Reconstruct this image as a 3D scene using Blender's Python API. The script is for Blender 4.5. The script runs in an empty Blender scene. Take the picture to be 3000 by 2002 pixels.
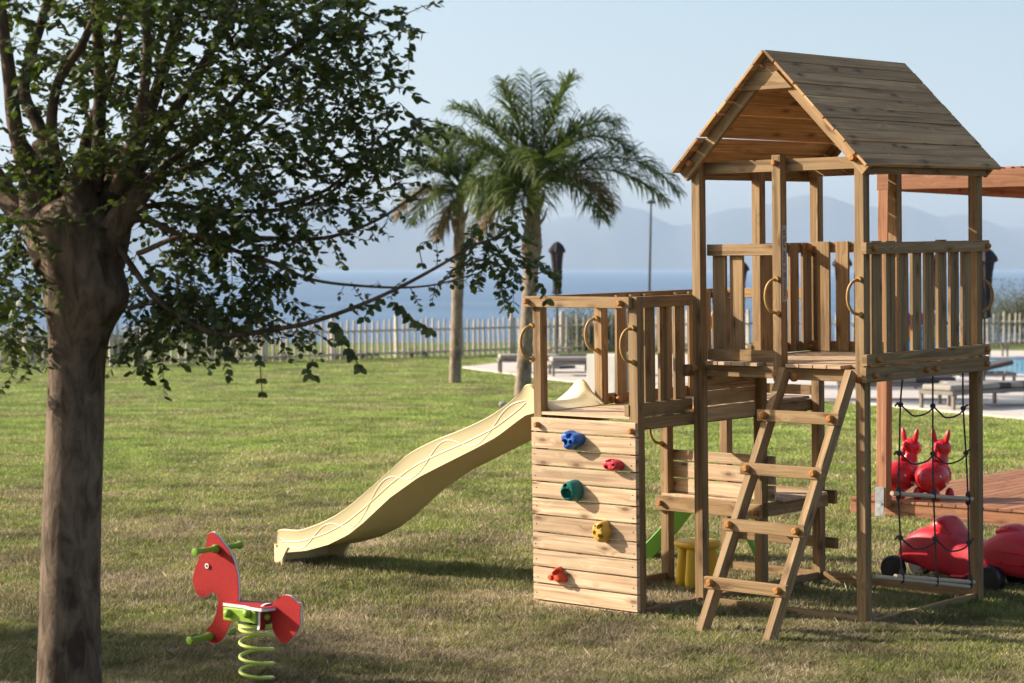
import bpy, bmesh, math, random
import numpy as np
from mathutils import Vector, Matrix, noise as mnoise
random.seed(7); rng = np.random.default_rng(7)
S = bpy.context.scene; COL = S.collection
PI = math.pi; R = math.radians

# ---------------------------------------------------------------- camera model (used to measure the place from the photo)
F, CX, CY, HOR, CH = 6314.75, 1500., 1001., 782., 2.0
TH = math.atan((CY-HOR)/F)
def ray(x, y):
    d = Vector(((x-CX)/F, 1., -(y-CY)/F))
    return Matrix.Rotation(-TH, 3, 'X') @ d
def wpt(x, y, Y):
    d = ray(x, y); return Vector((0,0,CH)) + d*(Y/d.y)
def gpt(x, y, z=0.):
    d = ray(x, y); return Vector((0,0,CH)) + d*((z-CH)/d.z)

# ---------------------------------------------------------------- naming helpers
def tag(o, label=None, cat=None, group=None, kind=None):
    if label: o['label'] = label
    if cat: o['category'] = cat
    if group: o['group'] = group
    if kind: o['kind'] = kind
    return o
def empty(name, loc=(0,0,0), rz=0, **k):
    o = bpy.data.objects.new(name, None); COL.objects.link(o)
    o.location = loc; o.rotation_euler = (0,0,rz); o.empty_display_size = .1
    return tag(o, **k)
def copy_tree(o, parent=None):
    c = o.copy(); COL.objects.link(c)
    if parent: c.parent = parent
    for ch in o.children: copy_tree(ch, c)
    return c

# ---------------------------------------------------------------- mesh builder
class MB:
    def __init__(s): s.v=[]; s.f=[]; s.uv=[]; s.t=[]; s.sm=[]
    def face(s, idx, uvs=None, tone=.5, smooth=False):
        s.f.append(tuple(idx)); s.uv.append(uvs or [(0,0)]*len(idx)); s.t.append(tone); s.sm.append(smooth)
    def obox(s, c, dims, M=None, axis=None, tone=None):
        """box centred at c with full dims, oriented by M; grain runs along axis"""
        M = M or Matrix.Identity(3); c = Vector(c)
        if axis is None: axis = max(range(3), key=lambda i: dims[i])
        tone = random.random() if tone is None else tone
        ou, ov = random.uniform(0,50), random.uniform(0,50)
        b = len(s.v); loc = []
        for i in range(8):
            p = Vector((dims[0]*((i&1)-.5), dims[1]*(((i>>1)&1)-.5), dims[2]*(((i>>2)&1)-.5)))
            loc.append(p); s.v.append(c + M@p)
        for q, n in (((0,2,3,1),2),((4,5,7,6),2),((0,1,5,4),1),((2,6,7,3),1),((0,4,6,2),0),((1,3,7,5),0)):
            if n == axis:
                o2 = [k for k in range(3) if k != n]
                uvs = [(ou + loc[i][o2[0]]*.25, ov + loc[i][o2[1]]) for i in q]
            else:
                oth = [k for k in range(3) if k not in (n, axis)][0]
                uvs = [(ou + loc[i][axis], ov + loc[i][oth] + n*.37) for i in q]
            s.face([b+i for i in q], uvs, tone)
        return s
    def box(s, x0,x1,y0,y1,z0,z1, axis=None, tone=None):
        return s.obox(((x0+x1)/2,(y0+y1)/2,(z0+z1)/2), (abs(x1-x0),abs(y1-y0),abs(z1-z0)), None, axis, tone)
    def beam(s, a, b, w, h, up=(0,0,1), tone=None):
        """bar from a to b; w across, h along up"""
        a, b = Vector(a), Vector(b); d = (b-a); L = d.length; d.normalize()
        up = Vector(up); side = d.cross(up).normalized(); up2 = side.cross(d).normalized()
        M = Matrix((d, side, up2)).transposed()
        return s.obox((a+b)/2, (L, w, h), M, 0, tone)
    def tube(s, pts, r, n=8, caps=True, tone=.5, smooth=True):
        pts = [Vector(p) for p in pts]; rs = r if hasattr(r,'__len__') else [r]*len(pts)
        b = len(s.v); prev = None; acc = 0; ou = random.uniform(0,9)
        for i, p in enumerate(pts):
            d = (pts[min(i+1,len(pts)-1)] - pts[max(i-1,0)]).normalized()
            if prev is None:
                a = Vector((0,0,1)) if abs(d.z) < .9 else Vector((1,0,0))
                x = d.cross(a).normalized()
            else:
                x = (prev - d*prev.dot(d)).normalized()
            prev = x; y = d.cross(x)
            for k in range(n):
                t = 2*PI*k/n; s.v.append(p + (x*math.cos(t) + y*math.sin(t))*rs[i])
        L = 0
        for i in range(len(pts)-1):
            L2 = L + (pts[i+1]-pts[i]).length
            for k in range(n):
                k2 = (k+1)%n
                s.face((b+i*n+k, b+i*n+k2, b+(i+1)*n+k2, b+(i+1)*n+k),
                       [(ou+L, k/n*.3),(ou+L,(k+1)/n*.3),(ou+L2,(k+1)/n*.3),(ou+L2,k/n*.3)], tone, smooth)
            L = L2
        if caps:
            s.face([b+k for k in range(n)][::-1], None, tone); s.face([b+(len(pts)-1)*n+k for k in range(n)], None, tone)
        return s
    def lathe(s, prof, c=(0,0,0), n=20, M=None, tone=.5, smooth=True):
        """prof: (r,z) list, closed to the axis at the ends when r==0"""
        M = M or Matrix.Identity(3); c = Vector(c); b = len(s.v)
        for r_, z in prof:
            for k in range(n):
                t = 2*PI*k/n; s.v.append(c + M@Vector((r_*math.cos(t), r_*math.sin(t), z)))
        for i in range(len(prof)-1):
            for k in range(n):
                k2 = (k+1)%n
                s.face((b+i*n+k, b+i*n+k2, b+(i+1)*n+k2, b+(i+1)*n+k), None, tone, smooth)
        s.face([b+k for k in range(n)][::-1], None, tone); s.face([b+(len(prof)-1)*n+k for k in range(n)], None, tone)
        return s
    def prism(s, poly, M, c, t, tone=.5, smooth=False):
        """poly: 2-D outline; placed by M (cols: x,y,normal), extruded t along +normal"""
        c = Vector(c); b = len(s.v); n = len(poly)
        for h in (0, t):
            for (x, y) in poly: s.v.append(c + M@Vector((x, y, h)))
        s.face([b+i for i in range(n)][::-1], [(poly[i][0],poly[i][1]) for i in range(n)][::-1], tone)
        s.face([b+n+i for i in range(n)], [(poly[i][0],poly[i][1]) for i in range(n)], tone)
        for i in range(n):
            j = (i+1)%n; s.face((b+i, b+j, b+n+j, b+n+i), [(poly[i][0],poly[i][1])]*4, tone, smooth)
        return s
    def build(s, name, mat, parent=None, bevel=0, seg=1, sub=0, smooth=None):
        me = bpy.data.meshes.new(name)
        me.from_pydata([tuple(p) for p in s.v], [], s.f)
        uvl = me.uv_layers.new(name='UVMap'); flat = [c for q in s.uv for uv in q for c in uv]
        uvl.data.foreach_set('uv', flat)
        at = me.attributes.new('tone', 'FLOAT', 'FACE'); at.data.foreach_set('value', s.t)
        me.polygons.foreach_set('use_smooth', [bool(x) if smooth is None else smooth for x in s.sm])
        for m in (mat if isinstance(mat, list) else [mat]): me.materials.append(m)
        o = bpy.data.objects.new(name, me); COL.objects.link(o)
        if parent: o.parent = parent
        if bevel:
            bv = o.modifiers.new('Bevel','BEVEL'); bv.width = bevel; bv.segments = seg; bv.limit_method='ANGLE'; bv.angle_limit = R(40)
        if sub:
            sb = o.modifiers.new('Sub','SUBSURF'); sb.levels = sb.render_levels = sub
        me.validate()
        if any(s.sm): me.set_sharp_from_angle(angle=R(42))
        return o
def smoothpts(pts, n=6):
    """Catmull-Rom through pts"""
    P = [Vector(p) for p in pts]; P = [P[0]*2-P[1]] + P + [P[-1]*2-P[-2]]; out = []
    for i in range(1, len(P)-2):
        for k in range(n):
            t = k/n
            out.append(.5*((2*P[i]) + (P[i+1]-P[i-1])*t + (2*P[i-1]-5*P[i]+4*P[i+1]-P[i+2])*t*t + (3*P[i]-P[i-1]-3*P[i+1]+P[i+2])*t**3))
    out.append(P[-2]); return out

# ---------------------------------------------------------------- materials
def mat(name):
    m = bpy.data.materials.new(name); m.use_nodes = True; nt = m.node_tree
    return m, nt, nt.nodes['Principled BSDF'], nt.nodes, nt.links
def ramp(nt, stops, src=None):
    n = nt.nodes.new('ShaderNodeValToRGB'); e = n.color_ramp.elements
    while len(e) < len(stops): e.new(.5)
    for i, (p, c) in enumerate(stops):
        e[i].position = p; e[i].color = (*c, 1) if hasattr(c,'__len__') else (c,c,c,1)
    if src: nt.links.new(src, n.inputs[0])
    return n
def mixc(nt, fac, a, b, mode='MIX'):
    n = nt.nodes.new('ShaderNodeMix'); n.data_type='RGBA'; n.blend_type = mode
    for i, x in ((0, fac), (6, a), (7, b)):
        if hasattr(x, 'links'): nt.links.new(x, n.inputs[i])
        elif i == 0: n.inputs[0].default_value = x
        else: n.inputs[i].default_value = (*x, 1)
    return n.outputs[2]
def math_(nt, op, a, b=0., c=None):
    n = nt.nodes.new('ShaderNodeMath'); n.operation = op
    for i, x in enumerate((a, b) if c is None else (a, b, c)):
        if hasattr(x,'links'): nt.links.new(x, n.inputs[i])
        else: n.inputs[i].default_value = x
    return n.outputs[0]
def tex(nt, kind, vec, scale, **k):
    n = nt.nodes.new('ShaderNodeTex'+kind); n.inputs['Scale'].default_value = scale
    for a, b in k.items():
        if a in n.inputs: n.inputs[a].default_value = b
        else: setattr(n, a, b)
    if vec is not None: nt.links.new(vec, n.inputs['Vector'])
    return n
def mapping(nt, src, sc=(1,1,1), loc=(0,0,0)):
    n = nt.nodes.new('ShaderNodeMapping'); n.inputs['Scale'].default_value = sc; n.inputs['Location'].default_value = loc
    nt.links.new(src, n.inputs[0]); return n.outputs[0]

def wood(name, dark, mid, light, knot=(.10,.045,.018), rough=.72, grain=1., knots=True, tonevar=.28):
    m, nt, B, N, L = mat(name)
    uv = nt.nodes.new('ShaderNodeUVMap').outputs[0]
    # knots
    kv = tex(nt, 'Voronoi', mapping(nt, uv, (3.6, 9.5, 1)), 1.0, feature='F1', voronoi_dimensions='2D')
    kd = kv.outputs['Distance']
    kn = ramp(nt, [(0,1),(.07,.95),(.11,.5),(.28,0)], kd)
    # swirl the grain round the knots
    sw = math_(nt, 'MULTIPLY', kn.outputs[0], .035)
    comb = nt.nodes.new('ShaderNodeCombineXYZ'); L.new(sw, comb.inputs[1])
    add = nt.nodes.new('ShaderNodeVectorMath'); L.new(uv, add.inputs[0]); L.new(comb.outputs[0], add.inputs[1])
    g1 = tex(nt, 'Noise', mapping(nt, add.outputs[0], (1.4, 75, 1)), 1.0, Detail=5., Roughness=.6, Distortion=.4)
    g2 = tex(nt, 'Noise', mapping(nt, add.outputs[0], (.8, 14, 1)), 1.0, Detail=3., Distortion=1.2)
    g3 = tex(nt, 'Noise', mapping(nt, uv, (5, 9, 1)), 1.0, Detail=4.)
    gg = math_(nt, 'ADD', math_(nt,'MULTIPLY',g1.outputs[0],.55), math_(nt,'MULTIPLY',g2.outputs[0],.45))
    col = ramp(nt, [(.31,dark),(.5,mid),(.68,light)], gg).outputs[0]
    at = nt.nodes.new('ShaderNodeAttribute'); at.attribute_name = 'tone'
    tn = math_(nt, 'ADD', math_(nt,'MULTIPLY',at.outputs['Fac'],tonevar), 1-tonevar*.5)
    tn = math_(nt, 'MULTIPLY', tn, math_(nt,'ADD',math_(nt,'MULTIPLY',g3.outputs[0],.4),.8))
    cc = nt.nodes.new('ShaderNodeCombineColor'); [L.new(tn, cc.inputs[i]) for i in range(3)]
    col = mixc(nt, 1., col, cc.outputs[0], 'MULTIPLY')
    if knots:
        pick = ramp(nt, [(.53,0),(.56,1)], kv.outputs['Color'])
        kf = math_(nt, 'MULTIPLY', kn.outputs[0], pick.outputs[0])
        col = mixc(nt, math_(nt,'MULTIPLY',kf,.8), col, knot)
        st2 = ramp(nt, [(.56,0),(.66,.55)], tex(nt,'Noise',mapping(nt, uv, (1.1, 28, 1),(3,9,0)),1.0,Detail=2.,Distortion=.8).outputs[0])
        col = mixc(nt, st2.outputs[0], col, tuple(x*.62 for x in dark))
    L.new(col, B.inputs['Base Color']); B.inputs['Roughness'].default_value = rough
    B.inputs['Specular IOR Level'].default_value = .25
    bp = nt.nodes.new('ShaderNodeBump'); bp.inputs['Strength'].default_value = .35*grain; bp.inputs['Distance'].default_value = .003
    L.new(g1.outputs[0], bp.inputs['Height']); L.new(bp.outputs[0], B.inputs['Normal'])
    return m
def plain(name, col, rough=.5, var=.12, scale=8., spec=.4, metal=0., bump=.0, bscale=60., sss=0.):
    m, nt, B, N, L = mat(name)
    tc = nt.nodes.new('ShaderNodeTexCoord').outputs['Object']
    n = tex(nt, 'Noise', tc, scale, Detail=4.)
    c = ramp(nt, [(.25,tuple(x*(1-var) for x in col)),(.75,tuple(min(1,x*(1+var)) for x in col))], n.outputs[0])
    L.new(c.outputs[0], B.inputs['Base Color'])
    r = ramp(nt, [(.3,max(0,rough-.1)),(.7,min(1,rough+.14))], tex(nt,'Noise',tc,scale*4,Detail=3.).outputs[0])
    L.new(r.outputs[0], B.inputs['Roughness'])
    B.inputs['Specular IOR Level'].default_value = spec; B.inputs['Metallic'].default_value = metal
    if bump:
        bp = nt.nodes.new('ShaderNodeBump'); bp.inputs['Strength'].default_value = bump; bp.inputs['Distance'].default_value = .004
        L.new(tex(nt,'Noise',tc,bscale,Detail=3.).outputs[0], bp.inputs['Height']); L.new(bp.outputs[0], B.inputs['Normal'])
    return m
M = {}
M['wood'] = wood('treated_pine', (.15,.087,.036),(.28,.175,.080),(.40,.272,.142))
M['deck'] = wood('treated_pine_boards', (.34,.21,.12),(.55,.385,.235),(.72,.55,.38), tonevar=.3)
M['roof'] = wood('weathered_pine', (.25,.135,.058),(.43,.25,.11),(.60,.38,.185), knot=(.07,.04,.022), tonevar=.3)
M['red_wood'] = wood('stained_red_wood', (.20,.085,.04),(.34,.15,.075),(.44,.225,.125), knot=(.12,.04,.02))
M['fence'] = wood('weathered_fence_wood', (.36,.30,.24),(.52,.45,.37),(.66,.58,.48), knots=False)
M['pole'] = wood('turned_pole_wood', (.42,.30,.20),(.52,.40,.28),(.62,.50,.36), knots=False)
M['cap'] = plain('orange_bolt_cap', (.40,.165,.035), .45)
M['handle'] = plain('mustard_plastic', (.38,.215,.06), .45)
M['slide'] = plain('cream_yellow_plastic', (.74,.61,.355), .5, .05, 3., spec=.22)
M['stripe'] = plain('pale_stripe', (.86,.78,.55), .4, .03)
M['blue'] = plain('blue_hold', (.015,.10,.36), .45, bump=.3)
M['redh'] = plain('crimson_hold', (.48,.03,.045), .45, bump=.3)
M['green'] = plain('teal_hold', (.01,.15,.12), .45, bump=.3)
M['yellow'] = plain('ochre_hold', (.55,.33,.05), .5, bump=.3)
M['orange'] = plain('vermilion_hold', (.58,.07,.025), .45, bump=.3)
M['hole'] = plain('dark_recess', (.012,.012,.014), .6)
M['rope'] = plain('black_rope', (.05,.042,.035), .8, .7, 60., bump=.6, bscale=120.)
M['red_pl'] = plain('red_plastic', (.55,.012,.018), .3, .1, 5., spec=.5)
M['red_vinyl'] = plain('red_vinyl', (.50,.012,.022), .3, .06, 5., spec=.55)
M['faded'] = plain('faded_red_plastic', (.52,.028,.045), .45, .28, 5., spec=.35)
M['tyre'] = plain('black_wheel', (.012,.013,.018), .5)
M['dot'] = plain('white_dot', (.75,.72,.70), .5)
M['hpl_red'] = plain('speckled_red_board', (.37,.017,.015), .6, .35, 260., spec=.2)
M['hpl_white'] = plain('white_board_core', (.74,.72,.70), .6, .05)
M['lime'] = plain('lime_paint', (.30,.46,.045), .35, .08)
M['lime_dk'] = plain('leaf_green_plastic', (.20,.36,.03), .4, .08)
M['spring'] = plain('lime_spring', (.50,.62,.11), .35, .06)
M['stool'] = plain('yellow_plastic', (.72,.47,.035), .38, .05)
M['slideg'] = plain('green_plastic', (.17,.40,.045), .4, .08)
M['steel'] = plain('galvanised_steel', (.42,.44,.47), .4, .12, metal=.7)
M['darkmetal'] = plain('dark_metal', (.035,.037,.042), .45)
M['canvas'] = plain('charcoal_canvas', (.045,.040,.045), .9, .2, 12., spec=.1)
M['frame'] = plain('taupe_frame', (.22,.19,.165), .6)
M['cushion'] = plain('grey_cushion', (.36,.32,.28), .9, .08, spec=.1)
M['cushion_dk'] = plain('dark_cushion', (.10,.085,.085), .9, .1, spec=.1)
M['white'] = plain('white_render', (.72,.70,.67), .85, .06, 4., bump=.1)
M['paving'] = plain('pale_stone_paving', (.56,.50,.44), .85, .08, 1.2, spec=.2)
M['cyan'] = plain('cyan_vinyl', (.04,.35,.50), .35)
M['purple'] = plain('purple_vinyl', (.20,.02,.11), .4)
M['orangev'] = plain('orange_vinyl', (.60,.17,.02), .4)
M['sign'] = plain('bleached_sign_strip', (.36,.31,.26), .8)
M['ink'] = plain('engraved_ink', (.03,.025,.02), .8)
M['block'] = plain('pale_render', (.52,.50,.47), .9, .08, 4., bump=.1)
M['stone'] = plain('pale_stone', (.4,.37,.33), .9)

def bark(name, a, b, sc=6.):
    m, nt, B, N, L = mat(name)
    tc = nt.nodes.new('ShaderNodeTexCoord').outputs['Object']
    n1 = tex(nt,'Noise',mapping(nt, tc, (13,13,5.)), 1.4, Detail=8., Roughness=.65, Distortion=.6)
    n2 = tex(nt,'Noise',tc, 3., Detail=4.)
    c = ramp(nt, [(.40,a),(.60,b)], math_(nt,'ADD',math_(nt,'MULTIPLY',n1.outputs[0],.7),math_(nt,'MULTIPLY',n2.outputs[0],.3)))
    L.new(c.outputs[0], B.inputs['Base Color']); B.inputs['Roughness'].default_value=.9; B.inputs['Specular IOR Level'].default_value=.15
    bp = nt.nodes.new('ShaderNodeBump'); bp.inputs['Strength'].default_value=.8; bp.inputs['Distance'].default_value=.02
    L.new(n1.outputs[0], bp.inputs['Height']); L.new(bp.outputs[0], B.inputs['Normal'])
    return m
M['bark'] = bark('grey_brown_bark', (.058,.040,.028), (.20,.145,.10))
M['twig'] = bark('twig_bark', (.055,.038,.028), (.17,.12,.08))
M['palm_bark'] = bark('palm_bark', (.15,.11,.08), (.36,.28,.21))
def leafmat(name, a, b, trans=.35, rough=.45):
    m, nt, B, N, L = mat(name)
    at = nt.nodes.new('ShaderNodeAttribute'); at.attribute_name='tone'
    c = ramp(nt, [(0,a),(1,b)], at.outputs['Fac'])
    L.new(c.outputs[0], B.inputs['Base Color']); B.inputs['Roughness'].default_value=rough; B.inputs['Specular IOR Level'].default_value=.35
    tr = nt.nodes.new('ShaderNodeBsdfTranslucent'); mx = nt.nodes.new('ShaderNodeMixShader'); mx.inputs[0].default_value=trans
    c2 = mixc(nt, .5, c.outputs[0], (.20,.30,.03)); L.new(c2, tr.inputs[0])
    L.new(B.outputs[0], mx.inputs[1]); L.new(tr.outputs[0], mx.inputs[2]); L.new(mx.outputs[0], N['Material Output'].inputs[0])
    return m
M['leaf'] = leafmat('small_tree_leaves', (.016,.028,.009), (.10,.135,.038), .25)
M['frond'] = leafmat('palm_leaflets', (.030,.055,.012), (.14,.175,.04), .25)
M['frond_dry'] = leafmat('dry_palm_leaflets', (.13,.075,.03), (.28,.18,.08), .2)
M['shrub'] = leafmat('coastal_shrub_leaves', (.07,.08,.03), (.20,.17,.08), .2)
HAZE, HTOP, DUST, SKY, SUNE, EXPO = 6.0e-5, 900, 3.2, .098, 5.0, 1.03
# ================================================================ PLAY TOWER (local frame: x along the ladder front, y to the back, z up)
TW = empty('play_tower', (1.0872,12.7218,0), label='two-deck timber play tower with gabled plank roof, wavy slide and climbing wall', cat='play tower')
TW.rotation_mode='XYZ'
MT = Matrix.Rotation(-.7353,4,'Z') @ Matrix.Rotation(.0189,4,'X') @ Matrix.Rotation(-.0018,4,'Y')
TW.matrix_basis = Matrix.Translation((1.0872,12.7218,0)) @ MT
TWM = Matrix.Translation((1.0872,12.7218,0)) @ MT
TWI = TWM.inverted()
def tw(p): return TWI @ Vector(p)          # world -> tower
def tplane(x, y, axis, val):               # photo pixel -> tower point on plane axis=val
    o = TWI @ Vector((0,0,CH)); d = MT.to_3x3().transposed() @ ray(x, y)
    return o + d*((val-o[axis])/d[axis])
a = .061; W = 1.19; D = 1.285; WL = .732; SV = .596; MLv = .601; L3v = .607; L4v = 1.237
BV = .0025
def part(mb, name, m='wood', parent=TW, bevel=BV, **k):
    o = mb.build(name, M[m], parent, bevel)
    for q, v in k.items(): o[q] = v
    return o
def post(u, v, z0, z1, name='post'):
    return part(MB().box(u,u+a,v,v+a,z0,z1), name)
post(0,0,-.05,2.60); post(W-a,0,-.06,2.60); post(W-a,D-a,-.1,2.60); post(0,D-a,-.1,2.60); post(0,MLv,-.08,2.60)
post(.575,0,1.345,2.635); post(.575,D-a,1.36,2.60)
post(0,-SV,-.05,1.84); post(-WL,-SV,-.05,1.775); post(-WL,-.032,1.16,1.775)
post(-WL,L3v,-.08,1.775); post(-WL,L4v,-.1,1.775)
# caps on the bolts
def cap(u, v, z, n=(0,-1,0), r=.0180, h=.024, parent=TW):
    n = Vector(n); q = Vector((0,0,1)).rotation_difference(n).to_matrix()
    mb = MB().lathe([(r*.96,0),(r,h*.3),(r*.93,h*.75),(r*.6,h)], (u,v,z), 14, q)
    return part(mb, 'bolt_cap', 'cap', parent, 0)
# ---- roof
RZ, RU = 3.235, W/2; V0, V1 = -.095, 1.375
sl = PI/4; rf = []
for side in (1,-1):
    d = Vector((side*math.cos(sl),0,-math.sin(sl))); nrm = Vector((side*math.sin(sl),0,math.cos(sl)))
    n = 10; pitch = .0945
    for k in range(n):
        c0 = .006 + k*pitch; w = pitch - random.uniform(.003,.0075)
        ctr = Vector((RU,0,RZ-.012)) + d*(c0+w/2) + nrm*(random.uniform(-.003,.003))
        v0 = V0 + random.uniform(-.006,.006); v1 = V1 + random.uniform(-.006,.006)
        if side == -1 and k == 7: w -= .006
        Mx = Matrix((d, Vector((0,1,0))*1., nrm)).transposed()
        if Mx.determinant() < 0: Mx = Matrix((d, Vector((0,-1,0)), nrm)).transposed()
        Mx = Mx @ Matrix.Rotation(random.uniform(-.006,.006),3,'Z')
        part(MB().obox(ctr + Vector((0,(v0+v1)/2,0)), (w, v1-v0, .0175), Mx, 1), 'roof_board', 'roof', bevel=.0015)
    # rafters, front and back
    for (y0, nm) in ((-.031,'rafter'),(D+.001,'rafter')):
        p0 = Vector((RU,y0+.015,RZ-.012-.0175)) + d*.02 - nrm*.036; p1 = Vector((RU,y0+.015,RZ-.03)) + d*.925 - nrm*.034
        if side == -1: p0 = p0 + d*.05
        part(MB().beam(p0, p1, .03, .068, nrm), nm)
part(MB().beam((RU-.04,V0+.05,RZ-.085),(RU-.04,V1-.05,RZ-.085),.02,.06), 'ridge_beam')
def collar(y, t):
    poly = [(RU-.232,3.005),(RU+.158,3.005),(RU+.052,3.107),(RU-.128,3.107)]
    Mc = Matrix(((1,0,0),(0,0,1),(0,1,0)))
    return part(MB().prism([(x,z) for x,z in poly], Mc, (0,y,0), t), 'collar_board', bevel=.0015)
collar(-.0475, .0155); collar(D+.033, .0225)
part(MB().prism([(RU-.11,3.108),(RU+.10,3.108),(RU,3.20)], Matrix(((1,0,0),(0,0,1),(0,1,0))), (0,-.040,0), .008), 'gable_plate', 'roof')
# top beams
part(MB().box(.005,W-.005,a+.001,a+.031,2.542,2.612), 'roof_beam'); part(MB().box(.005,W-.005,D-a-.031,D-a-.001,2.542,2.612), 'roof_beam')
part(MB().box(W-.001,W+.028,-.0,D,2.512,2.578), 'eave_beam'); part(MB().box(-.028,.001,0,D,2.512,2.578), 'eave_beam')
for u, z in ((1.15,2.60),(.02,2.607)): cap(u, -.032, z, r=.0225, h=.028)
cap(.60, -.001, 2.59); cap(.55, D-.1, 2.57); cap(W*.5+.01, .055, 2.555, h=.02)
# ---- upper deck
nb = 12
for k in range(nb):
    y0 = .0 + k*(D/nb); x0, x1 = (.001, W-.001)
    if k == 0: x0, x1, y0b = a+.002, W-a-.002, .022
    elif k == nb-1: x0, x1, y0b = a+.002, W-a-.002, y0
    elif abs(k*(D/nb)-MLv) < .11: x0, x1, y0b = a+.002, W-.001, y0
    else: y0b = y0
# planks run front to back, their ends show over the front beam
k = 0; x = .004
while x < W-.05:
    w = .092; y0 = a+.033 if (x < a+.002 or x+w > W-a) else -.012
    if .50 < x+w/2 < .66: y0 = a+.002
    part(MB().box(x, x+w-.004, y0, D-a-.002 if (x<a or x+w>W-a) else D+.004, 1.4265, 1.4465), 'deck_board', 'deck', bevel=.0015); x += w+.0028; k += 1
part(MB().box(a+.001,.574,.03,.06,1.358,1.4255), 'deck_beam'); part(MB().box(.637,W-a-.001,.03,.06,1.355,1.4255), 'deck_beam')
part(MB().box(.0,W,D-.001-a-.03,D-a-.001,1.356,1.4255), 'deck_beam')
part(MB().box(W+.001,W+.034,-.035,D+.02,1.357,1.441), 'deck_beam'); part(MB().box(-.034,-.001,-.05,D,1.357,1.4255), 'deck_beam')
part(MB().box(W*.5-.03,W*.5,.062,D-.095,1.36,1.4255), 'joist'); 
# railings
part(MB().box(a+.001,.574,a+.002,a+.03,1.450,1.515), 'lower_rail'); part(MB().box(a+.001,.574,a+.002,a+.03,2.063,2.13), 'top_rail')
part(MB().box(W+.002,W+.037,-.03,D+.02,1.4495,1.513), 'lower_rail'); part(MB().box(W+.002,W+.037,-.03,D+.02,2.066,2.132), 'top_rail')
part(MB().box(0,.56,D-a-.032,D-a-.002,1.45,1.513), 'lower_rail'); part(MB().box(0,.58,D-a-.032,D-a-.002,2.066,2.13), 'top_rail')
part(MB().box(-.032,-.002,MLv-.01,D,1.45,1.513), 'lower_rail'); part(MB().box(-.032,-.002,MLv-.01,D,2.066,2.13), 'top_rail')
def slat(u0,u1,v0,v1,z0,z1): return part(MB().box(u0,u1,v0,v1,z0,z1), 'slat', bevel=.0015)
for u in (.082,.206): slat(u,u+.093,a+.031,a+.051,1.452,2.122)
for k in range(8): slat(W-.02,W+.0005,.088+k*.1385,.088+k*.1385+.094,1.4515,2.128+random.uniform(0,.012))
for u in (.085,.225,.36): slat(u,u+.092,D-a-.053,D-a-.033,1.452,2.135)
for v in (.70,.84,.98,1.12): slat(-.001,.019,v,v+.092,1.452,2.125)
# handles
def handle(u, v, z, bul=-.043, parent=TW, dirv=(0,-1,0)):
    n = Vector(dirv); out = Vector((bul,0,0))
    pts = []
    for t in np.linspace(0, PI, 15):
        pts.append(Vector((u,v,z)) + Vector((0,0,.095*math.cos(t))) + out*math.sin(t) + n*(.012 + .05*math.sin(t)**.6))
    mb = MB().tube([Vector((u,v,z+.098))+n*.0, Vector((u,v,z+.098))+n*.022] + [], .0165, 10)
    mb.tube([Vector((u,v,z-.098)), Vector((u,v,z-.098))+n*.022], .0165, 10)
    mb.tube(smoothpts(pts,2), .0090, 9)
    return part(mb, 'grab_handle', 'handle', parent, 0)
handle(.612,-.0,1.832); handle(1.165,0,1.832); handle(-.70,-.628,1.567); handle(.035,-.598,1.567); handle(-.705,-.032,1.59)
handle(-.72,L3v,.97); handle(-.70,L4v,1.62); handle(W-.03,D,1.80,.05,dirv=(.3,.8,0))
for u, z in ((.022,1.405),(1.158,1.372),(.60,1.385),): cap(u, -.001, z, r=.0205, h=.028)
for v, z in ((.04,2.10),(1.27,2.098),(.075,1.481),(1.262,1.481)): cap(W+.038, v, z, (1,0,0))
for v, z in ((.045,1.398),(1.262,1.40),(.585,1.398),(.69,1.40)): cap(W+.035, v, z, (1,0,0))
cap(.03, D-a-.033, 2.098, h=.035); cap(.03, D-a-.033, 1.48, h=.035)
# engraved strip on the handle post
st = part(MB().box(.6363,.6385,.008,.052,1.80,2.235), 'sign_strip', 'sign', bevel=0)
fc = bpy.data.curves.new('lettering','FONT'); fc.body = 'TREEHOUSE  C  DOM  ATELIER'; fc.size = .032; fc.extrude = .0006; fc.align_x='LEFT'
fo = bpy.data.objects.new('tmp', fc); COL.objects.link(fo)
dg = bpy.context.evaluated_depsgraph_get(); me = bpy.data.meshes.new_from_object(fo.evaluated_get(dg)); bpy.data.objects.remove(fo)
tx = max(p.co.x for p in me.vertices); 
for p in me.vertices: p.co = Vector((.6388 + p.co.z, .042 - p.co.y*1.0, 1.81 + p.co.x*.40/tx))
me.materials.clear(); me.materials.append(M['ink']); lo = bpy.data.objects.new('lettering', me); COL.objects.link(lo); lo.parent = st
# ---- riser boards between the decks
for z0 in (1.268,1.174,1.080): part(MB().box(.001,.019,a+.001,MLv-.001,z0,z0+.0875), 'riser_board', 'deck')
# ---- low deck
y = -SV-.0; i = 0
while y < 1.2:
    w = .093; x0 = -WL+.0; x1 = -.036
    if y < -SV+a-.005: x0, x1 = -WL+a+.002, -.002
    if i in (6,7) : x0 = -WL+a+.002
    part(MB().box(x0, x1, y, y+w-.004, 1.1395, 1.158), 'deck_board', 'deck', bevel=.0015); y += w; i += 1
part(MB().box(-.034,-.002,-SV+a+.001,D-.02,1.07,1.1385), 'deck_beam'); part(MB().box(-WL+a+.002,-WL+a+.034,-SV+a,D-.04,1.07,1.1385), 'deck_beam')
part(MB().box(-WL+a+.036,-.036,.58,.606,1.07,1.1385), 'joist'); part(MB().box(-WL+.0,-.036,1.205,1.235,1.06,1.1385), 'deck_beam')
part(MB().box(-.037,-.002,-SV-.005,-.002,1.1592,1.224), 'lower_rail'); part(MB().box(-.034,-.001,-SV+a*.5,-.002,1.773,1.838), 'top_rail')
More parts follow.
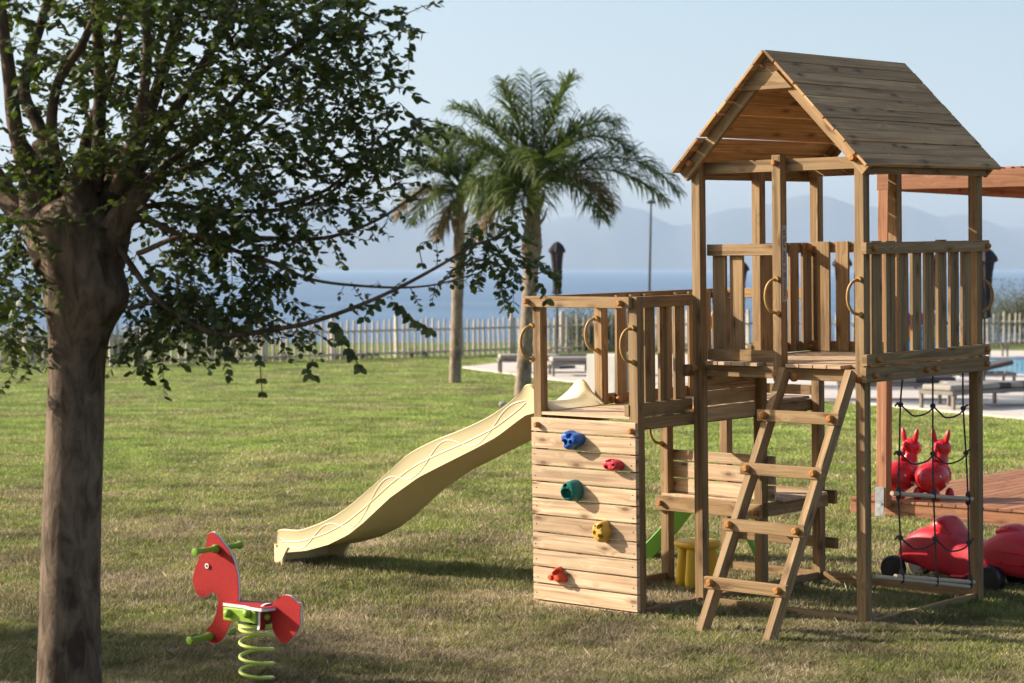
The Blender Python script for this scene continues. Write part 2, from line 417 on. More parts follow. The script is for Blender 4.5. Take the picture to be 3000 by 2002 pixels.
for v in (-.40,-.262,-.118): slat(-.058,-.038,v,v+.092,1.161,1.825)
slat(-.058,-.038,-.532,-.45,1.161,1.825)
part(MB().box(-WL-.036,.028,-SV-.031,-SV-.001,1.775,1.84), 'top_rail')
part(MB().box(-WL-.034,-WL-.001,-SV+.0,D+.03,1.776,1.838), 'top_rail')
part(MB().box(-WL+.0,-WL+.03,a-.03,D-.05,1.1592,1.222), 'lower_rail')
for v in (.13,.27,.41,.72,.86,1.0,1.13): slat(-WL+.031,-WL+.05,v,v+.092,1.161,1.825)
part(MB().box(-WL-.0,-.002,D+.014,D+.044,1.776,1.838), 'top_rail'); part(MB().box(-WL-.0,-.002,D+.014,D+.044,1.16,1.222), 'lower_rail')
for u, z in ((-.742,1.81),(-.03,1.805)): cap(u, -SV-.032, z, h=.03)
cap(-WL+.075,.10,1.19,(1,0,0)) ; cap(-.25, D+.013, 1.81); cap(-WL+.031,.09,1.19,(1,0,0),h=.03)
# ---- climbing wall
CW = empty('climbing_wall'); CW.parent = TW
zs = [1.127,1.038,.9385,.8405,.744,.647,.547,.4435,.3415,.2395,.139,.038]
for i in range(11):
    part(MB().box(-.727,.064,-SV-.029,-SV-.001,zs[i+1]+.0055,zs[i]-.0025), 'wall_board', 'deck', CW, .002)
part(MB().box(-.727,.064,-SV-.029,-SV-.001,-.06,.0345), 'wall_board', 'deck', CW, .002)
for u, z in ((-.672,1.083),(.043,1.078),(.028,-.005)): cap(u, -SV-.03, z, parent=CW, h=.032)
for i in range(11):
    for u in (-.70,.035):
        part(MB().lathe([(.004,0),(.004,.0012)], (u+random.uniform(-.01,.01), -SV-.0292, (zs[i]+zs[i+1])/2+random.uniform(-.02,.02)), 6, Matrix.Rotation(PI/2,3,'X')), 'screw_head', 'hole', CW, 0)
def hold(u, z, mk, R_, h, pockets, lab, holes=(), tilt=0.):
    """resin hold as a height field over its outline; R_(angle)->radius; pockets (x,z,rx,rz,depth,rot)"""
    nr, na = 26, 56; mb = MB()
    rho = [math.sin(PI/2*i/nr)**.9 for i in range(nr+1)]
    for r_ in rho[1:]:
        for k in range(na):
            t = 2*PI*k/na; x, y = R_(t)*r_*math.cos(t), R_(t)*r_*math.sin(t)
            H = h*(1-r_**7)**.30*(1+tilt*x/.06)
            for (px,pz,rx,rz,dp,ro) in pockets:
                dx, dz = x-px, y-pz; cx__, cz__ = dx*math.cos(ro)+dz*math.sin(ro), -dx*math.sin(ro)+dz*math.cos(ro)
                q_ = math.hypot(cx__/rx, cz__/rz); s_ = max(0,min(1,(1.12-q_)/.34)); H -= dp*s_*s_*(3-2*s_)*(1 if r_<.93 else max(0,(1-r_)/.07))
            H += .0015*mnoise.noise(Vector((x*60,y*60,u*9)))*(r_<1)
            mb.v.append(Vector((x*(1.06-.10*min(1,H/h)), -max(0,H) if r_<1 else 0., y*(1.06-.10*min(1,max(0,H)/h)))))
    c0 = len(mb.v); mb.v.append(Vector((0, sum(mb.v[k].y for k in range(na))/na, 0)))
    for k in range(na): mb.face((c0, k, (k+1)%na), None, .5, True)
    for i in range(nr-1):
        for k in range(na): k2=(k+1)%na; mb.face((i*na+k,(i+1)*na+k,(i+1)*na+k2,i*na+k2), None, .5, True)
    o = mb.build('climbing_hold', M[mk], CW); o.location = (u, -SV-.0292, z); o['label'] = lab
    return o
lob = lambda a0,b0,k=0,ph=0,amp=.0: (lambda t: 1/math.sqrt((math.cos(t)/a0)**2+(math.sin(t)/b0)**2)*(1+amp*math.cos(k*t+ph)))
hold(-.385,1.008,'blue',lob(.064,.050,3,-.6,.16),.078,[(.012,.026,.016,.013,.030,0),(-.022,-.012,.026,.017,.050,.4),(.03,-.008,.012,.012,.02,0)],'blue climbing hold with two finger pockets')
hold(-.085,.880,'redh',lob(.056,.034,2,.5,.10),.062,[(-.008,.032,.024,.014,.040,0),(-.020,-.010,.012,.011,.030,0),(.034,.006,.009,.008,.02,0)],'crimson climbing hold shaped like a saddle')
hold(-.385,.712,'green',lob(.055,.062,2,0,.02),.085,[(-.012,.036,.013,.012,.028,0),(-.004,-.012,.034,.028,.045,0)],'round teal climbing hold with a scooped face',tilt=-.15)
hold(-.170,.492,'yellow',lob(.046,.060,5,.3,.06),.075,[(-.018,-.004,.012,.012,.030,0),(.016,.034,.015,.012,.035,.5),(.024,-.020,.012,.010,.028,0),(-.014,.036,.007,.007,.015,0)],'ochre climbing hold with several round pockets')
hold(-.515,.205,'orange',lob(.052,.036,3,1.9,.32),.062,[(-.008,-.010,.011,.010,.028,0),(.012,.020,.020,.013,.030,.6)],'vermilion horn-shaped climbing hold')
# ---- ground frame
part(MB().box(a,W-a,.016,.046,-.08,.047), 'ground_board'); part(MB().box(a,W-a,D-a+.01,D-a+.04,-.12,.05), 'ground_board')
part(MB().box(.016,.046,-SV+a,-.001,-.07,.047), 'ground_board'); part(MB().box(-WL+.016,-WL+.046,-SV+a,L3v-.001,-.09,.05), 'ground_board')
part(MB().box(.016,.046,a,MLv-.001,-.07,.045), 'ground_board'); part(MB().box(W-a+.016,W-a+.046,a,D-a-.001,-.1,.02), 'ground_board')
part(MB().box(.016,.046,MLv+a,D-a-.001,-.1,.045), 'ground_board'); part(MB().box(-WL+a,-.001,L4v+.016,L4v+.046,-.1,.045), 'ground_board')
# ---- table bay under the low deck
part(MB().box(-WL-.02,.062,L3v-.031,L3v-.0065,.448,.538), 'bench_beam'); part(MB().box(-.70,-.09,L3v-.03,L3v+.03,.539,.556), 'bench_board', 'deck')
for z0, z1 in ((.763,.829),(.655,.753),(.552,.646)): part(MB().box(-WL+.04,.105,L3v+a+.001,L3v+a+.02,z0,z1), 'panel_board', 'deck')
for k in range(5): part(MB().box(-WL+a+.002,.13,L3v+a+.06+k*.097,L3v+a+.06+k*.097+.091,.545,.563), 'table_board', 'deck')
part(MB().box(a+.001,a+.03,MLv+.02,D-.01,.462,.5435), 'table_beam'); part(MB().box(-WL+a+.001,-WL+a+.03,L3v+a+.03,D-.04,.462,.5435), 'table_beam')
part(MB().box(-WL-.0,.13,L4v+a+.001,L4v+a+.03,.19,.258), 'back_rail'); part(MB().box(-WL,.125,L4v+a+.001,L4v+a+.03,.475,.56), 'back_rail')
for u, z in ((-.702,.495),(.03,.488)): cap(u, L3v-.032, z, h=.028)
# ---- ladder
LD = empty('ladder'); LD.parent = TW
p0 = lambda z: -.035 - (1.43-z)*.578
for u in (.688,1.132):
    part(MB().beam((u, p0(-.06), -.06), (u, p0(1.415), 1.415), .045, .070, (0,-.5,.3)), 'stile', parent=LD)
for z in (.290,.590,.885,1.170):
    y = p0(z)-.052
    part(MB().obox((.911, y, z), (.545,.030,.066), Matrix.Rotation(.0,3,'X'), 0), 'rung', parent=LD)
    for u in (.69,1.135): cap(u, y-.0155, z+.003, r=.0215, h=.028, parent=LD)
cap(.735,-.012,1.372,r=.024,h=.03,parent=LD)
# ---- slide
rim = [(-3.142,.172),(-3.118,.232),(-3.07,.258),(-2.96,.262),(-2.858,.275),(-2.65,.344),(-2.459,.433),(-2.244,.568),(-1.981,.748),(-1.827,.847),(-1.602,.940),(-1.358,1.022),(-1.119,1.12),(-.93,1.235),(-.855,1.303),(-.80,1.300),(-.74,1.235),(-.65,1.172)]
rim = [Vector((u,0,z)) for u,z in rim]; rs = smoothpts(rim, 5)
low = [(-3.142,.10),(-3.05,.108),(-2.836,.138),(-2.615,.198),(-2.425,.278),(-2.29,.362),(-2.026,.552),(-1.77,.697),(-1.521,.803),(-1.278,.905),(-1.1,.985),(-.925,1.092),(-.86,1.128),(-.76,1.152),(-.64,1.158)]
def lowz(u):
    for (u0,z0),(u1,z1) in zip(low, low[1:]):
        if u <= u1 or u1 == low[-1][0]:
            t = (u-u0)/(u1-u0); t = max(0,min(1,t)); return z0+(z1-z0)*t
VC, HW = -.283, .235
sec = []
for p in rs:
    lz = lowz(p.x); zt = max(p.z, lz+.004); h = zt-lz
    fl = .012
    half = [(-HW+.006, -.006),(-HW-.006, -.006),(-HW-.003, h*.3),(-HW-fl, h*.85),(-HW-fl-.006, h-.006),(-HW-fl+.002, h),(-HW+.008, h+.001),(-HW+.016, h-.008),(-HW+.024, h*.75),(-HW+.04, min(h*.62,.095)),(-HW+.085, min(h*.45,.066)),(-.08,min(h*.4,.058))]
    under = [(-.08, min(h*.3,.046)),(-HW+.085,min(h*.33,.050)),(-HW+.03,min(h*.36,.054)),(-HW+.014,.004)]
    top = half + [(-v,z) for v,z in half[::-1]]; un = under + [(-v,z) for v,z in under[::-1]]
    loop = top + un[::-1]
    sec.append([Vector((p.x, VC+v, lz+z)) for v,z in loop])
mb = MB(); nS = len(sec[0])
for s_ in sec: mb.v += s_
for i in range(len(sec)-1):
    for k in range(nS):
        k2=(k+1)%nS; mb.face((i*nS+k, (i+1)*nS+k, (i+1)*nS+k2, i*nS+k2), None, .5, True)
mb.face(list(range(nS)), None, .5); mb.face([ (len(sec)-1)*nS+k for k in range(nS)][::-1], None, .5)
# feet skirts
def foot(v0, v1, u0, u1, zt):
    poly = [(u0,-.05),(u1-.012,-.05),(u1-.006,.06),(u1+.02,.10),(u1+.05,zt+.012),(u0,zt)]
    mb.prism(poly, Matrix(((1,0,0),(0,0,1),(0,1,0))), (0,v0,0), v1-v0)
foot(VC-HW-.012,VC-HW+.012,-3.138,-3.055,.13); foot(VC+HW-.012,VC+HW+.012,-3.138,-2.95,.13)
mb.box(-3.1415,-3.122,VC-HW-.011,VC+HW+.011,-.05,.15)
SLD = mb.build('slide', M['slide'], TW, 0); SLD.data.validate()
bmx = bmesh.new(); bmx.from_mesh(SLD.data); bmesh.ops.recalc_face_normals(bmx, faces=bmx.faces); bmx.to_mesh(SLD.data); bmx.free(); SLD.data.set_sharp_from_angle(angle=R(38))
# raised wave lines on the near wall
def nearwall(u, t):
    r_ = min(range(len(rs)), key=lambda i: abs(rs[i].x-u)); i0 = r_
    j = r_+1 if (rs[r_].x < u and r_+1 < len(rs)) else max(r_-1,0)
    x0,x1 = rs[r_].x, rs[j].x; q = 0 if x0==x1 else (u-x0)/(x1-x0); zt = rs[r_].z*(1-q)+rs[j].z*q
    lz = lowz(u); h = zt-lz; off = (-.006+.003*t/.3) if t<.3 else (-.003-.009*(t-.3)/.55)
    return Vector((u, VC-HW+off, lz+h*t))
us = np.linspace(-3.08,-.86,150)
ln = MB()
def embed(p): return p + Vector((0,.0005,0))
ln.tube([embed(nearwall(u, .44+.04*math.sin(u*2))) for u in us], .0034, 7)
ln.tube([embed(nearwall(u, .46-.36*math.cos((u+2.9)*2*PI/.545))) for u in us], .0034, 7)
part(ln, 'wave_lines', 'stripe', SLD, 0)
# ================================================================ climbing net on the right side
NET = empty('climbing_net', TWM @ Vector((W,.7,1.3)), label='black rope climbing net with wooden rungs hanging under the upper deck', cat='rope net')
def nbuild(mb, name, m):
    o = mb.build(name, M[m], NET); o.matrix_parent_inverse = NET.matrix_basis.inverted(); return o
UN = 1.205
def npt(x, y): return TWM @ tplane(x, y, 0, UN)
cols = [[(2644,1112),(2638,1186),(2635,1328),(2632,1447),(2638,1576),(2642,1690)],
        [(2733,1100),(2733,1190),(2733,1330),(2735,1450),(2740,1580),(2743,1698)],
        [(2821,1090),(2822,1197),(2830,1327),(2836,1462),(2838,1590),(2842,1706)]]
for c in cols:
    nbuild(MB().tube(smoothpts([npt(*p) for p in c], 4), .0054, 7), 'rope', 'rope')
for r_ in (1,2,4):
    for k in (0,1):
        p, q = npt(*cols[k][r_]), npt(*cols[k+1][r_]); pts = []
        for t in np.linspace(0,1,13):
            pts.append(p.lerp(q,t) - Vector((0,0,.062*4*t*(1-t))) + MT.to_3x3()@Vector((.01*math.sin(t*9),0,0)))
        nbuild(MB().tube(pts, .0050, 7), 'rope', 'rope')
    for k in (0,1,2):
        c = npt(*cols[k][r_]); mb = MB()
        for ax in ('X','Y','Z'):
            mm = Matrix.Rotation(k*.7+r_,3,'Z') @ Matrix.Rotation(PI/2*('XYZ'.index(ax)),3,'XYZ'['XYZ'.index(ax)]) @ Matrix.Rotation(.5,3,'X')
            mb.tube([c + mm@Vector((.0105*math.cos(t), .0105*math.sin(t), .004*math.sin(2*t))) for t in np.linspace(0,2*PI,12)], .0065, 6)
        nbuild(mb, 'knot', 'rope')
    for k, s_ in ((0,-1),(2,1)):
        c = npt(*cols[k][r_]); nbuild(MB().tube([c, c + MT.to_3x3()@Vector((.0,s_*.03,.012)), c + MT.to_3x3()@Vector((0,s_*.055,.016 if s_>0 else -.004))], .0058, 6), 'rope_end', 'rope')
for r_ in (3,5):
    p, q = npt(*cols[0][r_]), npt(*cols[2][r_]); d = (q-p)
    nbuild(MB().tube([p-d*.09, q+d*.06], .0130, 14), 'rung', 'pole')
    for k in (0,1,2):
        c = npt(*cols[k][r_]); nbuild(MB().tube([c+Vector((0,0,.045)), c+Vector((0,0,.028)), c-Vector((0,0,.026)), c-Vector((0,0,.04))], [.007,.0155,.0155,.007], 10), 'rope_binding', 'rope')
p, q = npt(2560,1694), npt(2838,1726)
nbuild(MB().tube([p+Vector((0,0,.01)), q+Vector((0,0,.012))], .0130, 12), 'rung', 'pole')

# ================================================================ spring rider horse
HS = Vector((-1.21,10.2,0)); PSI = R(35)
HR = empty('spring_horse', HS, -PSI, label='red and lime horse rider mounted on a lime green coil spring', cat='spring rider')
HX = Vector((math.cos(PSI), -math.sin(PSI), 0)); HN = Vector((math.sin(PSI), math.cos(PSI), 0))  # HN away from the viewer
def hp(cx_, cy_):
    x, y = 500+cx_/3.124, 1500+cy_/3.124; d = ray(x, y); o = Vector((0,0,CH))
    t = (HS-o).dot(HN)/d.dot(HN); p = o+d*t; return ((p-HS).dot(HX), p.z)
def smooth2(pl, n=3):
    P = [Vector((a_,b_,0)) for a_,b_ in pl]; m_ = len(P); out = []
    for i in range(m_):
        p0,p1,p2,p3 = P[i-1],P[i],P[(i+1)%m_],P[(i+2)%m_]
        for k in range(n):
            t = k/n; q = .5*((2*p1)+(p2-p0)*t+(2*p0-5*p1+4*p2-p3)*t*t+(3*p1-p0-3*p2+p3)*t**3); out.append((q.x,q.y))
    return out
XZ = Matrix(((1,0,0),(0,0,1),(0,1,0)))      # local x, z ; normal = local y
def panel(poly, name, y0=-.009):
    core = MB().prism(poly, XZ, (0,y0+.003,0), .012, smooth=True).build(name, M['hpl_white'], HR)
    for y, nm in ((y0,'face_skin'),(y0+.0151,'face_skin')):
        cx_ = sum(p[0] for p in poly)/len(poly); cz_ = sum(p[1] for p in poly)/len(poly)
        sk = [(cx_+(p[0]-cx_)*.992, cz_+(p[1]-cz_)*.992) for p in poly]
        MB().prism(sk, XZ, (0,y,0), .0029).build(nm, M['hpl_red'], core)
    return core
head = [(343,240),(348,205),(370,185),(400,182),(430,205),(500,290),(560,380),(600,480),(622,580),(630,680),(630,780),(612,870),(590,930),(565,1000),(535,1080),(490,1165),(440,1203),(395,1207),(360,1192),(350,1150),(335,1085),(385,1030),(425,940),(440,860),(448,800),(425,750),(385,738),(350,765),(305,780),(262,762),(235,720),(216,650),(216,580),(240,495),(265,430),(300,365),(335,300)]
HP = panel(smooth2([hp(*p) for p in head]), 'head_panel')
tail = [(880,930),(900,880),(945,845),(980,792),(1020,767),(1065,759),(1110,772),(1145,805),(1168,828),(1192,832),(1202,865),(1196,930),(1200,990),(1185,1060),(1150,1120),(1100,1180),(1060,1203),(1020,1190),(965,1120),(940,1060),(935,1010),(900,1000)]
TP = panel(smooth2([hp(*p) for p in tail]), 'tail_panel')
ex, ez = hp(350,492)
for (r0, r1, y, m_) in ((.013,.0,-.0135,'hpl_white'),(.0055,.0,-.0150,'hole')):
    MB().lathe([(r0,0),(r0,.002)], (ex,y,ez), 20, Matrix.Rotation(PI/2,3,'X')).build('eye' if m_=='hpl_white' else 'pupil', M[m_], HP)
def hbar(cx_, cy_, L, name):
    x, z = hp(cx_, cy_); mb = MB()
    for s_ in (-1,1):
        rr = Matrix.Rotation(s_*-PI/2,3,'X') if s_>0 else Matrix.Rotation(PI/2,3,'X')
        mb.lathe([(.021,0),(.022,.012),(.0155,.022),(.0125,.05),(.012,L*.72),(.0145,L*.86),(.0185,L*.93),(.019,L*.985),(.010,L)], (x, s_*.0095, z), 18, rr)
    return mb.build(name, M['lime_dk'], HR)
hbar(432,335,.155,'handlebar'); hbar(375,1135,.15,'footrest')
# seat plank
x0, z0 = hp(543,815); x1, _ = hp(965,845); zt = z0-.002
seat = [(x0,-.045),(x0+.03,-.055),(x0+.14,-.058),(x0+.20,-.078),(x0+.27,-.084),(x1-.01,-.078),(x1+.005,-.05),(x1+.005,.05),(x1-.01,.08),(x0+.2,.085),(x0+.1,.055),(x0,.045)]
I3 = Matrix.Identity(3)
st_ = MB().prism(smooth2(seat,3), I3, (0,0,zt-.014), .014, smooth=True).build('seat', M['hpl_white'], HR)
MB().prism(smooth2([(q*.985+ (x0+x1)/2*.015, w*.97) for q,w in seat],3), I3, (0,0,zt+.0003), .003).build('face_skin', M['hpl_red'], st_)
# lime side block with bolt covers
bx0, bz0 = hp(575,850); bx1, bz1 = hp(872,1020)
blk = MB().box(bx0,bx1,-.074,.06,bz1+.006,zt-.017,0,.5).build('side_block', M['lime'], HR, .004, 2)
def ball(x, y, z, r, d, m_, nm, par):
    q = Vector((0,0,1)).rotation_difference(Vector(d)).to_matrix()
    return MB().lathe([(r,0),(r*1.02,r*.5),(r*.85,r*.95),(r*.4,r*1.2)],(x,y,z),16,q).build(nm, M[m_], par)
for cx_, cy_ in ((630,920),(805,925)):
    x, z = hp(cx_, cy_); ball(x,-.0745,z+.006,.021,(0,-1,0),'lime_dk','bolt_cover',blk)
ball(bx0-.001,-.03,(bz0+bz1)/2+.01,.017,(-1,0,0),'lime_dk','bolt_cover',blk)
# rounded red bracket plate behind the block (across the axis)
def rplate(x):
    pl = [(-.058,-.06),(.058,-.06),(.062,-.03),(.062,.02),(.05,.05),(.02,.062),(-.02,.062),(-.05,.05),(-.062,.02),(-.062,-.03)]
    YZ = Matrix(((0,0,1),(1,0,0),(0,1,0)))
    b_ = MB().prism(smooth2(pl,3), YZ, (x,0,(bz0+bz1)/2-.002), .014, smooth=True).build('bracket_plate', M['hpl_white'], HR)
    MB().prism(smooth2([(p[0]*.95,p[1]*.95) for p in pl],3), YZ, (x+.0142,0,(bz0+bz1)/2-.002), .002).build('face_skin', M['hpl_red'], b_)
    return b_
bp_ = rplate(bx1+.004); ball(bx1+.021,-.02,(bz0+bz1)/2,.017,(1,0,0),'lime_dk','bolt_cover',bp_)
# spring
sx = (hp(785,1100))[0]; ztop = bz1+.003; pts = []
def zc(t):   # coil height against turns
    return ztop - (.013*t if t < 2.2 else .0286+ (t-2.2)*.0685)
t = 0
while zc(t) > -.03:
    rad = .079 - .004*max(0,1-t); pts.append(Vector((sx+rad*math.cos(2*PI*t+2.4), rad*math.sin(2*PI*t+2.4), zc(t)))); t += 1/26
MB().tube(pts, .0082, 10).build('spring', M['spring'], HR)
MB().lathe([(.085,0),(.085,.012),(.03,.013)], (sx,0,ztop-.004), 20).build('spring_plate', M['darkmetal'], HR)

# ================================================================ yellow stool
g = gpt(2043,1722); ST = empty('stool', g, .3, label='yellow plastic toddler stool with fat round legs under the tower', cat='stool')
MB().lathe([(.10,.262),(.134,.264),(.1455,.275),(.148,.288),(.142,.302),(.128,.308),(.05,.306)], (0,0,-.01), 36).build('seat', M['stool'], ST)
for k in range(4):
    an = k*PI/2 + PI/4; d = Vector((math.cos(an), math.sin(an), 0))
    mb = MB(); nseg = 14; 
    pr = [(.0,-.03,.026),(.01,0,.034),(.06,.0,.036),(.16,0,.031),(.262,0,.028)]
    pts = [d*(.112-.18*z_*.3) + Vector((0,0,z_)) for z_,_,r_ in pr]
    mb.tube([p for p in pts], [r_ for *_ , r_ in pr], 16)
    mb.build('leg', M['stool'], ST)

# ================================================================ small green slide behind the low tower
def trough(path, hw, depth, th, name, m_, parent):
    """path of (pos, side) ; side = unit horizontal across"""
    mb = MB(); secs = []
    for i,(p, sd) in enumerate(path):
        d = (path[min(i+1,len(path)-1)][0]-path[max(i-1,0)][0]).normalized(); up = sd.cross(d).normalized()
        if up.z < 0: up = -up
        prof = [(-hw-.01,-.01),(-hw-.022,depth*.6),(-hw-.02,depth),(-hw,depth+.004),(-hw+.01,depth*.7),(-hw+.035,.012),(-.05,0),(.05,0),(hw-.035,.012),(hw-.01,depth*.7),(hw,depth+.004),(hw+.02,depth),(hw+.022,depth*.6),(hw+.01,-.01),(hw-.03,-.02),(-hw+.03,-.02)]
        secs.append([p + sd*a_ + up*b_ for a_,b_ in prof])
    n = len(secs[0]); 
    for s_ in secs: mb.v += s_
    for i in range(len(secs)-1):
        for k in range(n):
            k2=(k+1)%n; mb.face((i*n+k,(i+1)*n+k,(i+1)*n+k2,i*n+k2), None, .5, True)
    mb.face(list(range(n))); mb.face([(len(secs)-1)*n+k for k in range(n)][::-1])
    o = mb.build(name, M[m_], parent); b_ = bmesh.new(); b_.from_mesh(o.data); bmesh.ops.recalc_face_normals(b_, faces=b_.faces); b_.to_mesh(o.data); b_.free(); return o
GY = 14.75
GS = empty('toddler_slide', (.75,GY,0), label='small lime green plastic toddler slide on the lawn behind the climbing wall', cat='slide')
pth = smoothpts([(wpt(x,y,GY)-Vector((.75,GY,0))) for x,y in ((1838,1672),(1862,1664),(1895,1640),(1935,1601),(1980,1552),(2035,1480),(2072,1440),(2110,1425))], 4)
trough([(p, Vector((.18,.98,0)).normalized()) for p in pth], .14, .085, .01, 'chute', 'slideg', GS)
e_ = pth[-1]
for s_ in (-1,1):
    c = e_ + Vector((.18,.98,0)).normalized()*s_*.13
    MB().tube([c+Vector((.02,0,0)), c+Vector((.16,0,-e_.z*.5)), Vector((c.x+.28,c.y,0))], .02, 10).build('support', M['slideg'], GS)

# ================================================================ pergola and timber platform
PY = R(-39); g0 = gpt(2491,1505)
PG = empty('timber_platform', g0, PY, label='low red-brown timber platform with planked top right of the tower', cat='platform')
def pb(mb, name, m_, parent, bv=.003): return mb.build(name, M[m_], parent, bv)
DH = .135
pb(MB().box(0,5.2,-.0,.035,-.04,DH-.022), 'front_board', 'red_wood', PG); pb(MB().box(-.001,.034,.036,4.2,-.04,DH-.022), 'side_board', 'red_wood', PG)
x = .0
while x < 5.1:
    pb(MB().box(x, x+.112, -.012, 4.2, DH-.0215, DH), 'floor_board', 'red_wood', PG, .002); x += .119
PE = empty('pergola', g0 + Matrix.Rotation(PY,3,'Z')@Vector((.29,.0,0)), PY, label='red-brown timber pergola with a heavy beam, standing on steel feet at the platform', cat='pergola')
pw = .092
def ppost(x, y):
    c = empty('tmp'); bpy.data.objects.remove(c)
    pb(MB().box(x,x+pw,y,y+pw,.085,2.63), 'post', 'red_wood', PE, .004)
    br = pb(MB().box(x-.004,x+pw*.82,y-.0085,y-.003,-.03,.245), 'steel_bracket', 'steel', PE, .001)
    pb(MB().lathe([(.011,0),(.011,.006)], (x+.05,y-.009,.115), 8, Matrix.Rotation(PI/2,3,'X')), 'bolt', 'steel', br, 0)
ppost(0,-.098); ppost(4.3,-.098); ppost(0,3.6); ppost(4.3,3.6)
pb(MB().box(-.01,4.6,-.10,-.055,2.607,2.747), 'beam', 'red_wood', PE, .004); pb(MB().box(-.01,4.6,3.6,3.645,2.607,2.747), 'beam', 'red_wood', PE, .004)
pb(MB().box(-.012,.034,-.05,3.9,2.607,2.74), 'beam', 'red_wood', PE, .004); pb(MB().box(2.2,2.25,-.05,3.6,2.61,2.74), 'beam', 'red_wood', PE, .004)
pb(MB().box(4.3,4.35,-.05,3.9,2.607,2.74), 'beam', 'red_wood', PE, .004)
x = .02
while x < 4.55:
    pb(MB().box(x,x+.05,-.07,4.0,2.7485,2.765), 'roof_slat', 'red_wood', PE, .002); x += .082

# ================================================================ hopping animals (two)
def ellip(mb, c, r, n=18, m=12, Mx=None):
    Mx = Mx or Matrix.Identity(3)
    prof = []
    b = len(mb.v)
    for i in range(m+1):
        ph = PI*i/m
        for k in range(n):
            t = 2*PI*k/n; mb.v.append(Vector(c) + Mx@Vector((r[0]*math.sin(ph)*math.cos(t), r[1]*math.sin(ph)*math.sin(t), -r[2]*math.cos(ph))))
    for i in range(m):
        for k in range(n):
            k2=(k+1)%n; mb.face((b+i*n+k,b+i*n+k2,b+(i+1)*n+k2,b+(i+1)*n+k),None,.5,True)
    return mb
def blob(name, parts, m_, parent, vox=.012, sm=6):
    mb = MB()
    for c, r, *q in parts: ellip(mb, c, r, Mx=q[0] if q else None)
    o = mb.build(name, M[m_], parent)
    rm = o.modifiers.new('Remesh','REMESH'); rm.mode='VOXEL'; rm.voxel_size = vox; rm.use_smooth_shade = True
    s_ = o.modifiers.new('Smooth','SMOOTH'); s_.iterations = sm; s_.factor=.6
    return o
RY = lambda a_: Matrix.Rotation(a_,3,'Y'); RXm = lambda a_: Matrix.Rotation(a_,3,'X')
def hopper(lab, loc, rz):
    """faces +x; body length ~.36"""
    H = empty('hopping_animal', loc, rz, label=lab, cat='hopper toy', group='red inflatable hopping animals on the platform')
    blob('body', [((-.03,0,.16),(.145,.118,.118)),((.06,0,.18),(.10,.098,.11)),((.095,0,.27),(.06,.058,.10),RY(.25)),((.115,0,.375),(.066,.068,.068)),((.155,0,.355),(.06,.048,.045)),
        ((-.10,.075,.035),(.034,.034,.05)),((-.10,-.075,.035),(.034,.034,.05)),((.10,.075,.035),(.034,.034,.05)),((.10,-.075,.035),(.034,.034,.05)),((-.165,0,.16),(.03,.022,.045))], 'red_vinyl', H, .010, 5)
    for s_ in (-1,1):
        MB().lathe([(.006,-.01),(.016,.0),(.019,.03),(.018,.06),(.012,.085),(.004,.098)], (.10,s_*.046,.42), 14, RXm(-s_*.20)).build('ear', M['red_vinyl'], H)
        for (x,z) in ((-.09,.18),(-.02,.12),(.06,.22)):
            y = s_*(.118*math.sqrt(max(.1,1-((x+.03)/.145)**2-((z-.16)/.118)**2)))
            ellip(MB(), (x,y,z), (.009,.004,.009), 10, 6).build('white_dot', M['dot'], H)
        ellip(MB(), (.165,s_*.052,.388), (.010,.006,.012), 10, 6).build('eye', M['dot'], H)
    mn = MB()
    for k in range(6): ellip(mn, (.045-.012*k,0,.40-.035*k), (.022,.016,.02), 10, 8)
    mn.build('mane', M['red_vinyl'], H)
    mb = MB().tube([Vector((-.02+.11*math.cos(t)*0+.045, .123*math.sin(t), .165+.125*math.cos(t))) for t in np.linspace(-PI*.55,PI*.55,20)], .005, 6)
    mb.build('saddle_line', M['faded'], H)
    return H
g = Vector((0,0,DH))
def onz(x, y, z): return gpt(x, y, z)
hopper('left one of the two red inflatable hopping animals, beside the pergola post', onz(2640,1458,DH), R(42)).scale = (1.12,1.12,1.08)
hopper('right one of the two red inflatable hopping animals, nearer the middle of the platform', onz(2735,1462,DH), R(50)).scale = (1.12,1.12,1.08)

# ================================================================ ride-on cars
def shell(prof, widths, name, m_, parent, sub=2, n=14):
    """car body by stations along x: (x, zbottom, ztop), half width"""
    mb = MB()
    for (x,zb,zt), w in zip(prof, widths):
        for k in range(n):
            t = 2*PI*k/n; c, s_ = math.cos(t), math.sin(t)
            e = .62
            yy = w*math.copysign(abs(c)**e, c); zz = (zb+zt)/2 + (zt-zb)/2*math.copysign(abs(s_)**e, s_)
            mb.v.append(Vector((x,yy,zz)))
    for i in range(len(prof)-1):
        for k in range(n):
            k2=(k+1)%n; mb.face((i*n+k,(i+1)*n+k,(i+1)*n+k2,i*n+k2),None,.5,True)
    mb.face(list(range(n)),None,.5,True); mb.face([(len(prof)-1)*n+k for k in range(n)][::-1],None,.5,True)
    o = mb.build(name, M[m_], parent, 0, 1, sub); b_ = bmesh.new(); b_.from_mesh(o.data); bmesh.ops.recalc_face_normals(b_, faces=b_.faces); b_.to_mesh(o.data); b_.free(); return o
def wheel(parent, x, y, r, w):
    q = Matrix.Rotation(PI/2,3,'X')
    t_ = MB().lathe([(r*.55,-w/2),(r*.9,-w/2),(r,-w/2+.008),(r,w/2-.008),(r*.9,w/2),(r*.55,w/2)],(x,y,r),28,q).build('wheel', M['tyre'], parent)
    MB().lathe([(r*.5,-w/2-.003),(r*.42,-w/2+.004),(r*.1,-w/2-.004),(r*.1,w/2+.004),(r*.5,w/2+.003)],(x,y,r),20,q).build('hub', M['tyre'], t_)
